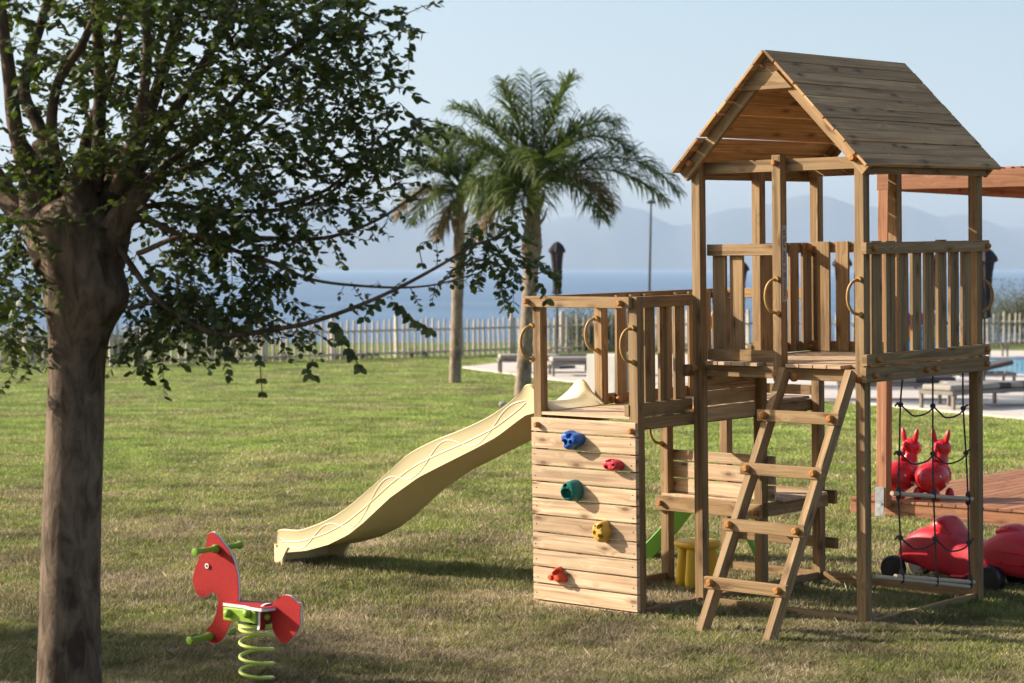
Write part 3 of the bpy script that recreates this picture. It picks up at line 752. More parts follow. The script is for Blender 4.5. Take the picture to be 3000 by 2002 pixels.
def add_arch(o, parent, cuts):
    for (x,y,z,r,w) in cuts:
        c = MB().lathe([(r,-w/2),(r,w/2)],(x,y,z),28,Matrix.Rotation(PI/2,3,'X')).build('wheel_arch', M['hole'], parent)
        c.hide_render = True
# one long open roadster, tail to the left of the photo
ca_ = gpt(2613,1702); cb_ = gpt(2905,1735); WB = (cb_-ca_).length
CAR = empty('ride_on_car', ca_, math.atan2(cb_.y-ca_.y, cb_.x-ca_.x), label='faded red open ride-on toy car with black wheels parked behind the corner post', cat='ride-on toy')
yc = .165
def shl(st, name, m_, dy=0):
    o = shell([(a_,b_,c_) for a_,b_,c_,_ in st], [d_ for *_,d_ in st], name, m_, CAR); o.location = (0,yc+dy,0); return o
shl([(.00,.13,.19,.06),(.02,.115,.235,.115),(.06,.105,.28,.145),(.11,.10,.32,.155),(.17,.09,.355,.16),(.24,.06,.37,.165),(.32,.055,.365,.165),(.40,.045,.345,.165),(.47,.035,.31,.165),(.54,.03,.285,.168),(.61,.035,.295,.168),(.655,.055,.325,.168),(.70,.08,.355,.165),(.78,.09,.39,.17),(.88,.08,.385,.17),(.97,.09,.35,.165),(1.05,.08,.30,.15),(1.11,.10,.22,.11),(1.13,.13,.18,.06)], 'body', 'faded').location.x = -.01
shl([(.27,.27,.335,.06),(.30,.27,.395,.11),(.35,.26,.43,.13),(.40,.25,.435,.13),(.44,.24,.39,.125),(.49,.23,.31,.12),(.54,.22,.25,.10)], 'seat_back', 'red_pl').location.x = -.075
shl([(.74,.34,.365,.05),(.78,.34,.40,.085),(.84,.34,.415,.095),(.90,.34,.405,.085),(.95,.33,.365,.05)], 'hood_bulge', 'red_pl').location.x = -.08
r_w = .082
for x in (0.0, WB):
    for y in (.0,.33): wheel(CAR, x+(.0 if x else .01), y-.0, r_w, .06)
for zz in (.20,.27): MB().tube([(x,-.008+.006*math.cos((x-.9)*9),zz+.02*math.sin(x*5)) for x in np.linspace(.74,1.04,10)], .005, 6).build('body_groove', M['red_pl'], CAR)
MB().tube([(.42,.012,.07),(.52,-.004,.075),(.58,-.006,.11),(.63,-.004,.17)], .011, 8).build('door_sill', M['faded'], CAR)

# ================================================================ patio, pool, furniture
nearp = [(1354,1079),(1620,1115),(1730,1128),(2050,1150),(2300,1167),(2616,1194),(3000,1232),(3500,1282)]
farp = [(3500,1031),(2900,1031),(2200,1037),(1700,1048),(1500,1062)]
PT = .03
poly = [gpt(*p) for p in nearp+farp]
px0, px1, py0, py1 = 8.3, 17.0, 38.8, 45.8
bm = bmesh.new()
vs = [bm.verts.new((p.x,p.y,PT)) for p in poly]
f_ = bm.faces.new(vs)
ex_ = bmesh.ops.extrude_face_region(bm, geom=[f_]); 
for v_ in [e for e in ex_['geom'] if isinstance(e, bmesh.types.BMVert)]: v_.co.z = -.1
bmesh.ops.recalc_face_normals(bm, faces=bm.faces)
me = bpy.data.meshes.new('patio'); bm.to_mesh(me); bm.free(); me.materials.append(M['paving']); patio = bpy.data.objects.new('patio', me); COL.objects.link(patio); tag(patio, kind='structure')
mw, nt, B, N, L = mat('pool_water_mat'); B.inputs['Base Color'].default_value=(.10,.42,.66,1); B.inputs['Roughness'].default_value=.12; B.inputs['Specular IOR Level'].default_value=.4
tc = nt.nodes.new('ShaderNodeTexCoord').outputs['Object']; nz = tex(nt,'Noise',tc,2.5,Detail=3.); bp = nt.nodes.new('ShaderNodeBump'); bp.inputs['Strength'].default_value=.3; bp.inputs['Distance'].default_value=.03; L.new(nz.outputs[0],bp.inputs['Height']); L.new(bp.outputs[0],B.inputs['Normal'])
cr = ramp(nt,[(.35,(.07,.36,.62)),(.65,(.15,.48,.70))],tex(nt,'Noise',tc,1.2,Detail=2.).outputs[0]); L.new(cr.outputs[0],B.inputs['Base Color'])
pw_ = MB().box(px0,px1,py0,py1,PT-.02,PT+.008).build('pool_water', mw); tag(pw_, kind='structure')
cp = MB()
for (a0,a1,b0,b1) in ((px0-.3,px1+.3,py0-.3,py0),(px0-.3,px1+.3,py1,py1+.3),(px0-.3,px0,py0,py1),(px1,px1+.3,py0,py1)): cp.box(a0,a1,b0,b1,PT-.02,PT+.035)
cp = cp.build('pool_edge', M['white']); tag(cp, kind='structure')

def lounger(back=.0):
    t = empty('sun_lounger')
    f = MB(); L_, w, h = 1.72, .56, .25
    for s_ in (-1,1): f.box(0,L_,s_*w/2-.02,s_*w/2+.02,h-.05,h)
    f.box(.0,.04,-w/2+.021,w/2-.021,h-.05,h); f.box(L_-.04,L_,-w/2+.021,w/2-.021,h-.05,h)
    for k in range(8): f.box(.12+k*.2,.17+k*.2,-w/2+.021,w/2-.021,h-.03,h-.012)
    f.build('frame', M['frame'], t, .004)
    for x in (.02,L_-.06):
        for s_ in (-1,1): MB().box(x,x+.045,s_*(w/2-.001)-.022,s_*(w/2-.001)+.022,0,h-.051).build('leg', M['frame'], t, .003)
    mb = MB(); mb.box(.02,1.12,-w/2+.02,w/2-.02,h+.002,h+.085); mb.build('mattress', M['cushion'], t, .03, 3)
    ca, sa = math.cos(back), math.sin(back)
    MB().obox((1.12+.29*ca,0,h+.043+.29*sa),(.58,w-.05,.08),Matrix.Rotation(-back,3,'Y')).build('backrest', M['cushion_dk'], t, .03, 3)
    return t
lg = lounger(.0); lgr = lounger(.22)
def place(src, used, p, rz, lab, grp):
    o = src if not used else copy_tree(src); o.location = p; o.rotation_euler=(0,0,rz); tag(o, label=lab, cat='sun lounger', group=grp); return o
GL = 'grey sun loungers round the pool'
place(lg, 0, gpt(1458,1091,PT), R(4), 'grey sun lounger left of the thick palm trunk, foot end towards the lawn', GL)
place(lg, 1, gpt(1610,1102,PT)+Vector((0,.25,0)), R(6), 'grey sun lounger right of the thick palm, seen side-on through the low deck', GL)
place(lg, 1, gpt(2464,1172,PT)+Vector((0,.25,0)), R(-2), 'grey sun lounger behind the ladder, seen under the upper deck', GL)
place(lg, 1, gpt(2740,1199,PT), R(40), 'grey sun lounger straight behind the rope net, foot end facing the lawn', GL)
place(lg, 1, gpt(2996,1190,PT)+Vector((-1.1,.25,0)), R(2), 'grey sun lounger at the right edge in front of the pool', GL)
place(lgr, 0, gpt(2660,1136,PT), R(5), 'grey sun lounger with raised dark back behind the one at the net', GL)
def side_table(p, lab):
    t = empty('side_table', p, .1, label=lab, cat='side table', group='low side tables by the loungers')
    MB().box(-.24,.24,-.2,.2,.28,.31).build('table_top', M['frame'], t, .004)
    for x in (-.2,.2):
        for y in (-.16,.16): MB().box(x-.018,x+.018,y-.018,y+.018,0,.279).build('leg', M['frame'], t, .002)
side_table(gpt(1640,1062,PT), 'low grey side table beside the parasol pole nearest the thick palm')
side_table(gpt(2918,1045,PT), 'low grey side table by the fence at the far right')
def parasol(p, h, w, lab, y0=1.0):
    t = empty('closed_parasol', p, random.random()*3, label=lab, cat='parasol', group='folded charcoal parasols along the pool terrace')
    MB().box(-.26,.26,-.26,.26,0,.05).build('base', M['darkmetal'], t, .01)
    MB().tube([(0,0,.04),(0,0,h-.02)], .022, 10).build('pole', M['darkmetal'], t)
    mb = MB(); n = 24; prof = [(.03,0),(w*.55,.03),(w*.45,.10),(w*.52,.35),(w*.62,.62),(w*.70,.78),(w*.95,.81),(w*.85,.86),(w*.6,.93),(w*.3,.985),(.01,1.0)]
    b = 0
    for i,(r_,z_) in enumerate(prof):
        for k in range(n):
            a_ = 2*PI*k/n; rr = r_*(1+.16*math.cos(8*a_+z_*2)*(1 if .02<z_<.95 else .2)+.06*math.sin(3*a_+z_*9)); mb.v.append(Vector((rr*math.cos(a_), rr*math.sin(a_), y0+(h-y0)*z_)))
    for i in range(len(prof)-1):
        for k in range(n): k2=(k+1)%n; mb.face((i*n+k,i*n+k2,(i+1)*n+k2,(i+1)*n+k),None,.5,True)
    mb.build('folded_canopy', M['canvas'], t)
parasol(gpt(1632,1079,PT), 2.46, .16, 'folded charcoal parasol between the thick palm and the lamp pole', 1.42)
parasol(gpt(2166,1105,PT), 2.10, .17, 'folded charcoal parasol behind the left part of the upper railing', 1.12)
parasol(gpt(2466,1110,PT), 2.2, .17, 'folded charcoal parasol seen just left of the front corner post', 1.15)
parasol(gpt(2742,1105,PT), 2.2, .16, 'folded charcoal parasol behind the slatted right railing', 1.2)
parasol(gpt(2882,1150,PT), 2.28, .19, 'folded charcoal parasol just right of the tower beside the shrub', 1.15)
c_ = gpt(1718,1152,0)
cube = MB().box(0,.56,0,.45,-.03,.62).build('concrete_block', M['block'], None, .012, 2); cube.location = c_; cube.rotation_euler=(0,0,R(-38)); tag(cube, 'square white rendered block at the edge of the terrace', 'block')
# coloured inflatable playhouse seen between the slats
PHl = gpt(2680,1050,PT)
PHs = empty('play_tent', PHl, .15, label='multicoloured inflatable play tent on the far terrace behind the slats', cat='play tent')
MB().box(-.62,.62,-.4,.4,0,.42).build('lower_wall', M['cyan'], PHs, .05, 3); MB().box(-.60,-.12,-.39,.39,.43,.72).build('side_panel', M['orangev'], PHs, .04, 3)
MB().box(.20,.60,-.39,.39,.43,.66).build('side_panel', M['lime'], PHs, .04, 3)
MB().box(-.11,.19,-.38,.38,.43,.70).build('middle_panel', M['cyan'], PHs, .04, 3)
MB().prism([(-.68,.73),(.66,.73),(.42,.98),(-.45,.98)], XZ, (0,-.42,0), .84).build('roof', M['purple'], PHs, .04, 3)
MB().lathe([(.03,0),(.06,.05),(.05,.10),(.01,.13)], (-.66,-.3,.96), 12).build('knob', M['dot'], PHs)
MB().box(-1.62,-1.46,-.1,.1,0,.28).build('blue_pillar', M['blue'], PHs, .03, 2); MB().box(-1.60,-1.48,-.09,.09,.281,.52).build('yellow_pillar', M['yellow'], PHs, .03, 2)
# lamp pole
lp = gpt(1900,1044); LPo = empty('lamp_pole', lp, label='slim dark lamp pole near the fence under the palm frond tip', cat='lamp pole')
MB().tube([(0,0,-.02),(0,0,.3),(.01,0,1.2),(.05,0,3.4)], [.045,.04,.032,.022], 10).build('pole', M['darkmetal'], LPo)
MB().lathe([(.02,0),(.09,.01),(.10,.04),(.03,.09)], (.05,0,3.4), 16).build('lamp_head', M['darkmetal'], LPo)
# white stone on the lawn
rk = ellip(MB(), (0,0,.03),(.075,.05,.045),12,8).build('stone', M['stone']); rk.location = gpt(1474,1192); rk.rotation_euler=(.1,.2,.4); tag(rk,'small pale stone lying on the grass near the slide top','stone')

# ================================================================ fences
def fence(pts, npk, lab):
    """pts: ground polyline"""
    t = empty('picket_fence', pts[0], label=lab, cat='fence')
    o_ = Vector(pts[0]); seg = [(Vector(a_)-o_, Vector(b_)-o_) for a_,b_ in zip(pts, pts[1:])]
    lens = [(b_-a_).length for a_,b_ in seg]; tot = sum(lens)
    def at(s_):
        for (a_,b_),l in zip(seg,lens):
            if s_ <= l or (a_,b_)==seg[-1]: return a_.lerp(b_, s_/l), (b_-a_).normalized()
            s_ -= l
    for a_, b_ in seg:
        for z in (.11,.61): MB().tube([a_+Vector((0,.045,z)), b_+Vector((0,.045,z))], .026, 8).build('rail', M['fence'], t)
    for i in range(npk):
        p, d = at((i+.5)/npk*tot); lean = Vector((random.uniform(-.022,.022), random.uniform(-.01,.01), 0)); hh = .83+random.uniform(-.035,.03)
        r_ = random.uniform(.024,.030)
        MB().tube([p+Vector((0,0,-.03)), p+lean*.5+Vector((random.uniform(-.006,.006),0,hh*.5)), p+lean+Vector((0,0,hh-.02)), p+lean+Vector((0,0,hh+.01))], [r_,r_*.98,r_*.9,r_*.35], 7, tone=random.random()).build('picket', M['fence'], t)
    npst = int(tot/1.58)
    for i in range(npst+1):
        p, d = at(i/npst*tot)
        MB().tube([p+Vector((0,.08,-.1)), p+Vector((0,.08,.93)), p+Vector((0,.08,.955))], [.05,.046,.03], 10, tone=random.random()).build('post', M['fence'], t)
    return t
fence([(-11.4,42.6,0),gpt(307,1073),gpt(898,1057),gpt(1380,1041),gpt(1645,1030)], 92, 'weathered picket fence along the lawn from the tree to the thick palm')
fence([gpt(1650,1029),gpt(2300,1020),gpt(2943,1014),gpt(3250,1012)], 100, 'weathered picket fence behind the pool terrace, right of the thick palm')
# ================================================================ foliage helpers
def leafmesh(name, P, A, B, C, tone, m_, parent=None):
    """numpy arrays: P base, A along (length), B half width, C normal sag -> 6-vert folded leaves"""
    n = len(P); V = np.empty((n,6,3))
    V[:,0]=P; V[:,1]=P+A*.33+B*.95+C*.10; V[:,2]=P+A*.72+B*.70+C*.04; V[:,3]=P+A-C*.10; V[:,4]=P+A*.72-B*.70+C*.04; V[:,5]=P+A*.33-B*.95+C*.10
    idx = np.arange(n)[:,None]*6
    Fq = np.concatenate([idx+np.array([[0,1,2,3]]), idx+np.array([[0,3,4,5]])],1).reshape(-1,4)
    me = bpy.data.meshes.new(name); me.vertices.add(n*6); me.vertices.foreach_set('co', V.reshape(-1))
    me.loops.add(Fq.size); me.loops.foreach_set('vertex_index', Fq.reshape(-1).astype(np.int32))
    me.polygons.add(len(Fq)); me.polygons.foreach_set('loop_start', np.arange(0,Fq.size,4,dtype=np.int32)); me.polygons.foreach_set('loop_total', np.full(len(Fq),4,dtype=np.int32))
    at = me.attributes.new('tone','FLOAT','FACE'); at.data.foreach_set('value', np.repeat(tone,2).astype(np.float32))
    me.update(calc_edges=True); me.materials.append(M[m_])
    o = bpy.data.objects.new(name, me); COL.objects.link(o)
    if parent: o.parent = parent
    return o
def unit(v): return v/np.maximum(1e-9, np.linalg.norm(v,axis=-1,keepdims=True))
def shrub(loc, rx, ry, h, n, lab, ls=.06, m_='shrub', stems=10):
    t = empty('shrub', loc, 0, label=lab, cat='shrub')
    c = rng.normal(size=(max(10,n//60),3))*[rx*.42,ry*.42,h*.22]+[0,0,h*.48]
    P = c[rng.integers(0,len(c),n)] + rng.normal(size=(n,3))*[rx*.16,ry*.16,h*.13]; P[:,2]=np.clip(P[:,2],.02,h*1.15)
    A = unit(rng.normal(size=(n,3))+[0,0,.6])*ls*rng.uniform(.6,1.3,(n,1)); B = unit(np.cross(A, rng.normal(size=(n,3))))*ls*.16; C = np.cross(A,B)*4
    leafmesh('foliage', P,A,B,C, rng.random(n), m_, t)
    mb = MB()
    for k in range(stems):
        a_ = rng.random()*6.28; mb.tube([(0,0,0),(rx*.2*math.cos(a_),ry*.2*math.sin(a_),h*.3),(rx*.45*math.cos(a_),ry*.45*math.sin(a_),h*.75)],[.02,.014,.006],5)
    mb.build('stem', M['twig'], t); return t
shrub(gpt(3010,1008), 1.6,.8,1.45, 14000, 'big rounded olive-green shrub behind the fence at the far right')
shrub(gpt(1720,1026), .9,.6,1.0, 8000, 'dark green shrub behind the fence seen through the low deck')
shrub(gpt(1800,1022), .7,.5,.85, 5000, 'smaller green shrub right of the dark one behind the fence')
for (x,y,w,h,n,l) in ((650,1056,.9,.62,6000,'dry yellowish shrub behind the fence, low between the tree and the hanging twigs'),(330,1062,.8,.6,5000,'dark scrub behind the fence just right of the tree trunk'),(70,1066,1.2,.7,7000,'dark scrub behind the fence left of the tree trunk'),(440,1060,.5,.9,3500,'taller pale shrub behind the fence among the low leaves')):
    shrub(gpt(x,y)+Vector((0,.6,0)), w,.5,h,n,l,.05)
lowplants = [(820,1056),(990,1052),(1060,1050),(1210,1045),(1560,1036)]
for i,(x,y) in enumerate(lowplants):
    shrub(gpt(x,y)+Vector((0,-.05,0)), .35,.15,.16,900,['low dark tuft at the fence foot under the hanging twig','low dark tuft at the fence foot, second from the left','low dark tuft at the fence foot in the middle of the lawn edge','low dark tuft at the fence foot left of the slim palm','low dark tuft at the fence foot between the two palms'][i],.04,stems=3)

# ================================================================ palms
def frond(head, az, el, L, droop, dens, ls, P_, rach, tw_=0.):
    """appends leaflet rows to list; el = initial elevation"""
    pts = []; p = Vector(head); d = Vector((math.cos(az)*math.cos(el), math.sin(az)*math.cos(el), math.sin(el))); n = 22
    for i in range(n+1):
        pts.append(p.copy()); p = p + d*(L/n); d = (d + Vector((tw_*.02,0,-droop*.86/n*(.3+1.6*i/n)))).normalized()
    rach.tube(pts, [.02*(1-i/(n+1))+.004 for i in range(n+1)], 5)
    for i in range(int(n*dens)):
        t = .12+.88*(i+random.random())/(n*dens); k = min(n-1,int(t*n)); q = pts[k].lerp(pts[k+1], t*n-k); dd = (pts[k+1]-pts[k]).normalized()
        side = dd.cross(Vector((0,0,1))); side = side.normalized() if side.length>.05 else Vector((1,0,0)); up = side.cross(dd)
        for s_ in (-1,1):
            l = ls*(.45+1.1*math.sin(PI*min(.97,t*.85+.12)))*random.uniform(.8,1.15)
            v = (side*s_*random.uniform(.6,1.) + dd*random.uniform(.25,.8) + up*random.uniform(-.2,.55)).normalized()
            P_.append((q, v, l))
def palm(base, tops, rads, head, fronds, lab, dens=6, ls=.42, dry=2):
    t = empty('palm_tree', base, 0, label=lab, cat='palm tree')
    b = Vector(base); mb = MB(); pts = smoothpts([Vector(q)-b for q in tops], 14); rr = np.interp(np.linspace(0,1,len(pts)), np.linspace(0,1,len(rads)), rads)
    rr = [r_*(1+.035*math.sin(i*2.1)) for i,r_ in enumerate(rr)]
    mb.tube(pts, rr, 18); mb.build('trunk', M['palm_bark'], t)
    bo = MB()
    for k in range(16):   # old leaf bases
        a_ = k*2.4; z = .72+.27*k/16; q = pts[int(z*(len(pts)-1))]; r_ = rr[int(z*(len(rr)-1))]
        o_ = Vector((math.cos(a_),math.sin(a_),0)); bo.tube([q+o_*r_*.8, q+o_*(r_+.05)+Vector((0,0,.10)), q+o_*(r_+.10)+Vector((0,0,.26))],[.035,.022,.008],6)
    bo.build('leaf_base', M['palm_bark'], t)
    h = Vector(head)-b
    for i,(az,el,L,dr) in enumerate(fronds):
        P_ = []; ra = MB(); frond(h+Vector((0,0,random.uniform(-.05,.1))), az, el, L, dr, dens, ls, P_, ra)
        ro = ra.build('frond', M['frond' if i>=dry else 'frond_dry'], t)
        # each leaflet is two jointed segments that droop
        n = len(P_); P0=np.array([p[0] for p in P_]); V0=np.array([p[1] for p in P_]); Ls=np.array([p[2] for p in P_])[:,None]
        w = .011; tone = np.clip(rng.normal(.5,.25,n),0,1)
        A1 = unit(V0)*Ls*.5; V1 = unit(V0+np.array([0,0,-.26])+rng.normal(size=(n,3))*.12); A2 = V1*Ls*.35; V2 = unit(V0*.7+np.array([0,0,-.9])); A3=V2*Ls*.3
        B0 = unit(np.cross(A1,[0,0,1.])+1e-6)*w
        B0 = unit(B0 + rng.normal(size=(n,3))*.004)*w
        V = np.empty((n,7,3)); V[:,0]=P0-B0*.5; V[:,1]=P0+B0*.5; V[:,2]=P0+A1+B0; V[:,3]=P0+A1-B0; V[:,4]=P0+A1+A2+B0*.7; V[:,5]=P0+A1+A2-B0*.7; V[:,6]=P0+A1+A2+A3
        idx=np.arange(n)[:,None]*7; faces = [tuple(x) for x in (idx+[0,1,2,3]).tolist()]+[tuple(x) for x in (idx+[3,2,4,5]).tolist()]+[tuple(x) for x in (idx+[5,4,6]).tolist()]
        me = bpy.data.meshes.new('leaflets'); me.from_pydata(V.reshape(-1,3).tolist(),[],faces); at=me.attributes.new('tone','FLOAT','FACE'); at.data.foreach_set('value', np.concatenate([tone]*3).astype(np.float32)); me.materials.append(M['frond' if i>=dry else 'frond_dry'])
        lo = bpy.data.objects.new('leaflets', me); COL.objects.link(lo); lo.parent = ro
    return t
Y2 = 33.2; q = lambda x,y,Y: wpt(x,y,Y)
random.seed(11)
palm(gpt(1530,1162), [q(1530,1164,Y2),q(1538,1040,Y2),q(1551,860,Y2),q(1556,760,Y2),q(1560,680,Y2),q(1563,600,Y2),q(1566,520,Y2)], [.13,.118,.112,.118,.165,.125,.10,.07], q(1565,540,Y2),
  [(R(200),R(-35),1.3,.8),(R(-20),R(15),1.35,1.9),   # dry ones
   (R(175),R(38),1.9,.9),(R(160),R(58),1.85,1.3),(R(150),R(75),1.7,.7),(R(100),R(82),1.75,.8),(R(20),R(76),1.7,1.2),(R(8),R(60),1.75,1.9),(R(-15),R(50),1.8,2.3),
   (R(-5),R(28),2.45,1.9),(R(10),R(18),2.2,1.5),(R(190),R(20),1.0,1.6),(R(185),R(-5),.95,1.6),(R(210),R(5),1.0,1.9),(R(-30),R(8),1.4,2.0),(R(-80),R(35),1.5,2.2),(R(-100),R(10),1.2,2.0),(R(95),R(35),1.7,2.0)],
  'thicker queen palm right of the slim one, leafy head high over the slide', 6.2, .42)
Y1 = 37.1; random.seed(5)
palm(gpt(1333,1122), [q(1333,1124,Y1),q(1338,950,Y1),q(1342,800,Y1),q(1346,680,Y1),q(1349,560,Y1)], [.105,.098,.10,.112,.10,.085,.06], q(1349,555,Y1),
  [(R(200),R(-60),.9,.4),(R(190),R(10),1.3,2.0),(R(215),R(0),1.2,1.9),(R(185),R(45),1.5,2.0),(R(175),R(60),1.3,1.6),(R(150),R(75),1.2,1.0),(R(60),R(72),1.0,1.2),(R(0),R(60),.95,1.7),(R(-10),R(15),.9,1.9),(R(-45),R(20),1.2,2.0),(R(-100),R(15),1.1,2.0),(R(230),R(40),1.3,2.1)],
  'slim queen palm left of the thicker one, trunk bare and ringed', 5.0, .32, 2)

# ================================================================ foreground tree
YT = 8.6; TB = Vector((wpt(205,2000,YT).x, YT, 0))
TR = empty('shade_tree', TB, 0, label='big dark-leaved shade tree in the left foreground with a knobbly pollarded trunk', cat='tree')
def T_(x, y, dy=0.):  # photo px at depth YT+dy, in tree space
    return wpt(x, y, YT+dy) - TB
prof = [(2260,205,110),(2002,202,96),(1850,204,91),(1600,207,87),(1400,213,86),(1250,218,85),(1120,222,82),(1010,226,84),(950,232,100),(890,238,112),(830,236,113),(760,232,114),(700,232,124),(650,236,128),(610,242,112),(580,248,80),(560,252,35)]
mb = MB(); ns = 40; b0 = 0
px_ = 6315/YT
for i,(y,x,r_) in enumerate(prof):
    c = T_(x,y); 
    for k in range(ns):
        t = 2*PI*k/ns; dv = Vector((math.cos(t),math.sin(t),0)); rr = r_/px_
        nz_ = mnoise.noise(Vector((math.cos(t)*1.6,math.sin(t)*1.6,y*.0035)))*.07 + mnoise.noise(Vector((math.cos(t)*5,math.sin(t)*5,y*.009)))*.035
        if y < 980: nz_ *= 2.6
        burl = .55*math.exp(-((y-868)/62)**2)*math.exp(-((t if t<PI else t-2*PI)-(-.35))**2/.35)
        mb.v.append(c + dv*rr*(1+nz_+burl))
for i in range(len(prof)-1):
    for k in range(ns): k2=(k+1)%ns; mb.face((i*ns+k,i*ns+k2,(i+1)*ns+k2,(i+1)*ns+k),None,.5,True)
mb.face([(len(prof)-1)*ns+k for k in range(ns)],None,.5,True)
mb.build('trunk', M['bark'], TR, sub=1)
def limb(pts, r0, r1, nm='limb', m_='twig'):
    P = smoothpts([T_(*p) for p in pts], 6); n = len(P)
    P = [p + Vector((mnoise.noise(p*3),mnoise.noise(p*3+Vector((5,0,0))),mnoise.noise(p*3+Vector((0,7,0)))))*.012 for p in P]
    return MB().tube(P, [r0+(r1-r0)*(i/(n-1)) for i in range(n)], 9).build(nm, M[m_], TR)
limbs = [([(150,600,.0),(60,430,-.05),(20,200,-.1),(-10,-60,-.1)],.035,.016),([(190,560,.1),(120,380,.15),(70,250,.2),(135,20,.2),(150,-80,.2)],.028,.012),
 ([(200,560,-.05),(155,420,-.1),(165,250,-.15),(250,110,-.2),(330,-60,-.2)],.024,.01),([(285,560,-.05),(292,380,-.1),(290,180,-.1),(284,-60,-.1)],.026,.016),
 ([(330,560,0),(405,420,.05),(450,300,.1),(500,130,.1),(540,-50,.1)],.03,.014),([(360,580,.15),(470,400,.2),(560,240,.3),(640,100,.35),(700,-60,.4)],.024,.01),
 ([(380,600,-.1),(430,540,-.15),(500,470,-.2),(620,380,-.2),(740,240,-.2),(900,110,-.2),(1000,40,-.2)],.018,.006),([(340,520,.0),(440,515,-.05),(560,495,-.05),(680,440,0),(800,330,0)],.016,.006),
 ([(100,600,.1),(30,560,.15),(-60,420,.2)],.03,.015),([(340,560,-.2),(410,330,-.3),(430,150,-.35),(420,-60,-.35)],.022,.012),([(240,540,.2),(260,400,.3),(330,200,.35),(380,-40,.4)],.025,.012),
 ([(320,650,-.1),(420,640,-.15),(560,700,-.2),(690,698,-.2),(870,700,-.2),(990,690,-.2),(1120,640,-.2),(1250,545,-.2)],.014,.003),
 ([(400,740,-.2),(560,690,-.25),(700,740,-.2),(790,766,-.2),(920,817,-.2),(1100,843,-.2),(1250,836,-.2),(1400,800,-.2)],.010,.002),
 ([(330,700,-.1),(470,880,-.15),(640,975,-.2),(820,965,-.2),(970,925,-.2),(1120,868,-.2),(1280,780,-.2),(1400,715,-.2),(1500,690,-.2)],.012,.003),
 ([(800,600,0),(950,560,0),(1060,470,0),(1150,360,0)],.008,.003),([(380,900,-.1),(440,885,-.15),(520,885,-.15),(620,900,-.15)],.010,.004)]
limbs.append(([(330,640,.1),(480,600,.2),(640,620,.2),(860,610,.2),(980,560,.2),(1090,470,.2)],.012,.003))
for a_ in limbs: limb(a_[0], a_[1]*1.15, a_[2]*1.3)
for pts_,r0_,r1_ in (([(170,760,0),(120,640,.05),(95,520,.08),(60,430,.1)],.135,.05),([(230,760,-.05),(235,640,-.08),(240,540,-.08),(262,440,-.1)],.14,.045),([(290,760,0),(330,640,0),(350,540,0),(395,450,.02)],.135,.05),
  ([(250,760,.1),(270,640,.16),(300,540,.22),(345,440,.3)],.13,.05),([(300,720,-.08),(370,620,-.12),(420,560,-.15),(480,500,-.18)],.085,.03),([(150,700,.1),(60,620,.15),(-20,560,.2)],.09,.035),([(180,740,.15),(170,640,.22),(150,520,.3),(120,420,.35)],.12,.05)):
    limb(pts_,r0_*.8,r1_*.8,'limb','bark')
# leaf sprays: (cx,cy,rx,ry,count of twigs,depth spread)
rng = np.random.default_rng(21); random.seed(21)
blobs = [(120,120,190,200,80,.9),(330,90,200,170,95,.9),(560,90,200,170,95,.9),(780,90,180,150,95,.8),(950,60,140,110,62,.6),(1040,180,110,130,46,.5),
 (120,360,180,170,62,.9),(330,330,200,170,72,.9),(560,330,190,170,84,.9),(780,300,180,160,92,.8),(960,300,140,140,72,.6),(1020,420,80,60,26,.4),
 (60,560,130,130,55,.7),(200,520,120,80,40,.6),(450,520,140,110,45,.7),(640,520,150,110,62,.7),(820,480,130,90,45,.6),(1120,400,80,60,16,.3),(1200,330,60,50,11,.3),(1180,55,50,40,8,.2),
 (520,660,150,80,44,.6),(700,620,130,80,40,.6),(880,610,130,70,28,.4),(1040,570,100,60,22,.3),(1120,520,70,50,10,.3),(820,690,100,50,14,.4),
 (470,800,110,80,36,.5),(600,780,110,80,34,.5),(720,800,90,60,26,.4),(800,780,60,50,11,.3),(440,930,90,70,30,.4),(540,900,90,60,30,.4),(650,900,80,60,25,.3),(760,900,70,50,16,.3),
 (60,760,90,110,50,.5),(60,900,80,90,40,.4),(60,1030,60,70,20,.3),(450,1000,80,50,17,.3),(640,960,70,50,10,.3),(870,925,50,40,7,.2),
 (1420,690,55,40,16,.2),(1470,740,60,50,15,.2),(1400,770,40,35,5,.2),(1500,650,45,30,5,.2)]
LP=[];LA=[];LB=[];LC=[];LT=[]; tw_mb = MB()
def spray(p, d, n, ll, sp=.024):
    """pinnate twig: alternate leaves"""
    pts=[Vector(p)]; d=Vector(d).normalized()
    for i in range(n):
        d=(d+Vector((random.gauss(0,.08),random.gauss(0,.08),random.gauss(-.05,.06)))).normalized(); q_=pts[-1]+d*sp; pts.append(q_)
        side=d.cross(Vector((random.gauss(0,.4),random.gauss(0,.4),1))).normalized()
        for s_ in ((-1,1) if random.random()<.8 else (random.choice((-1,1)),)):
            v=(side*s_*.8+d*random.uniform(.3,.7)+Vector((0,0,random.uniform(-.5,.1)))).normalized(); l=ll*random.uniform(.65,1.15)
            nb_=v.cross(Vector((random.gauss(0,.5),random.gauss(0,.5),1))).normalized(); 
            LP.append(q_); LA.append(v*l); LB.append(nb_*l*.34); LC.append(v.cross(nb_)*l*.25); LT.append(random.random())
    tw_mb.tube([pts[0],pts[len(pts)//2],pts[-1]],[.0022,.0016,.0008],4,False)
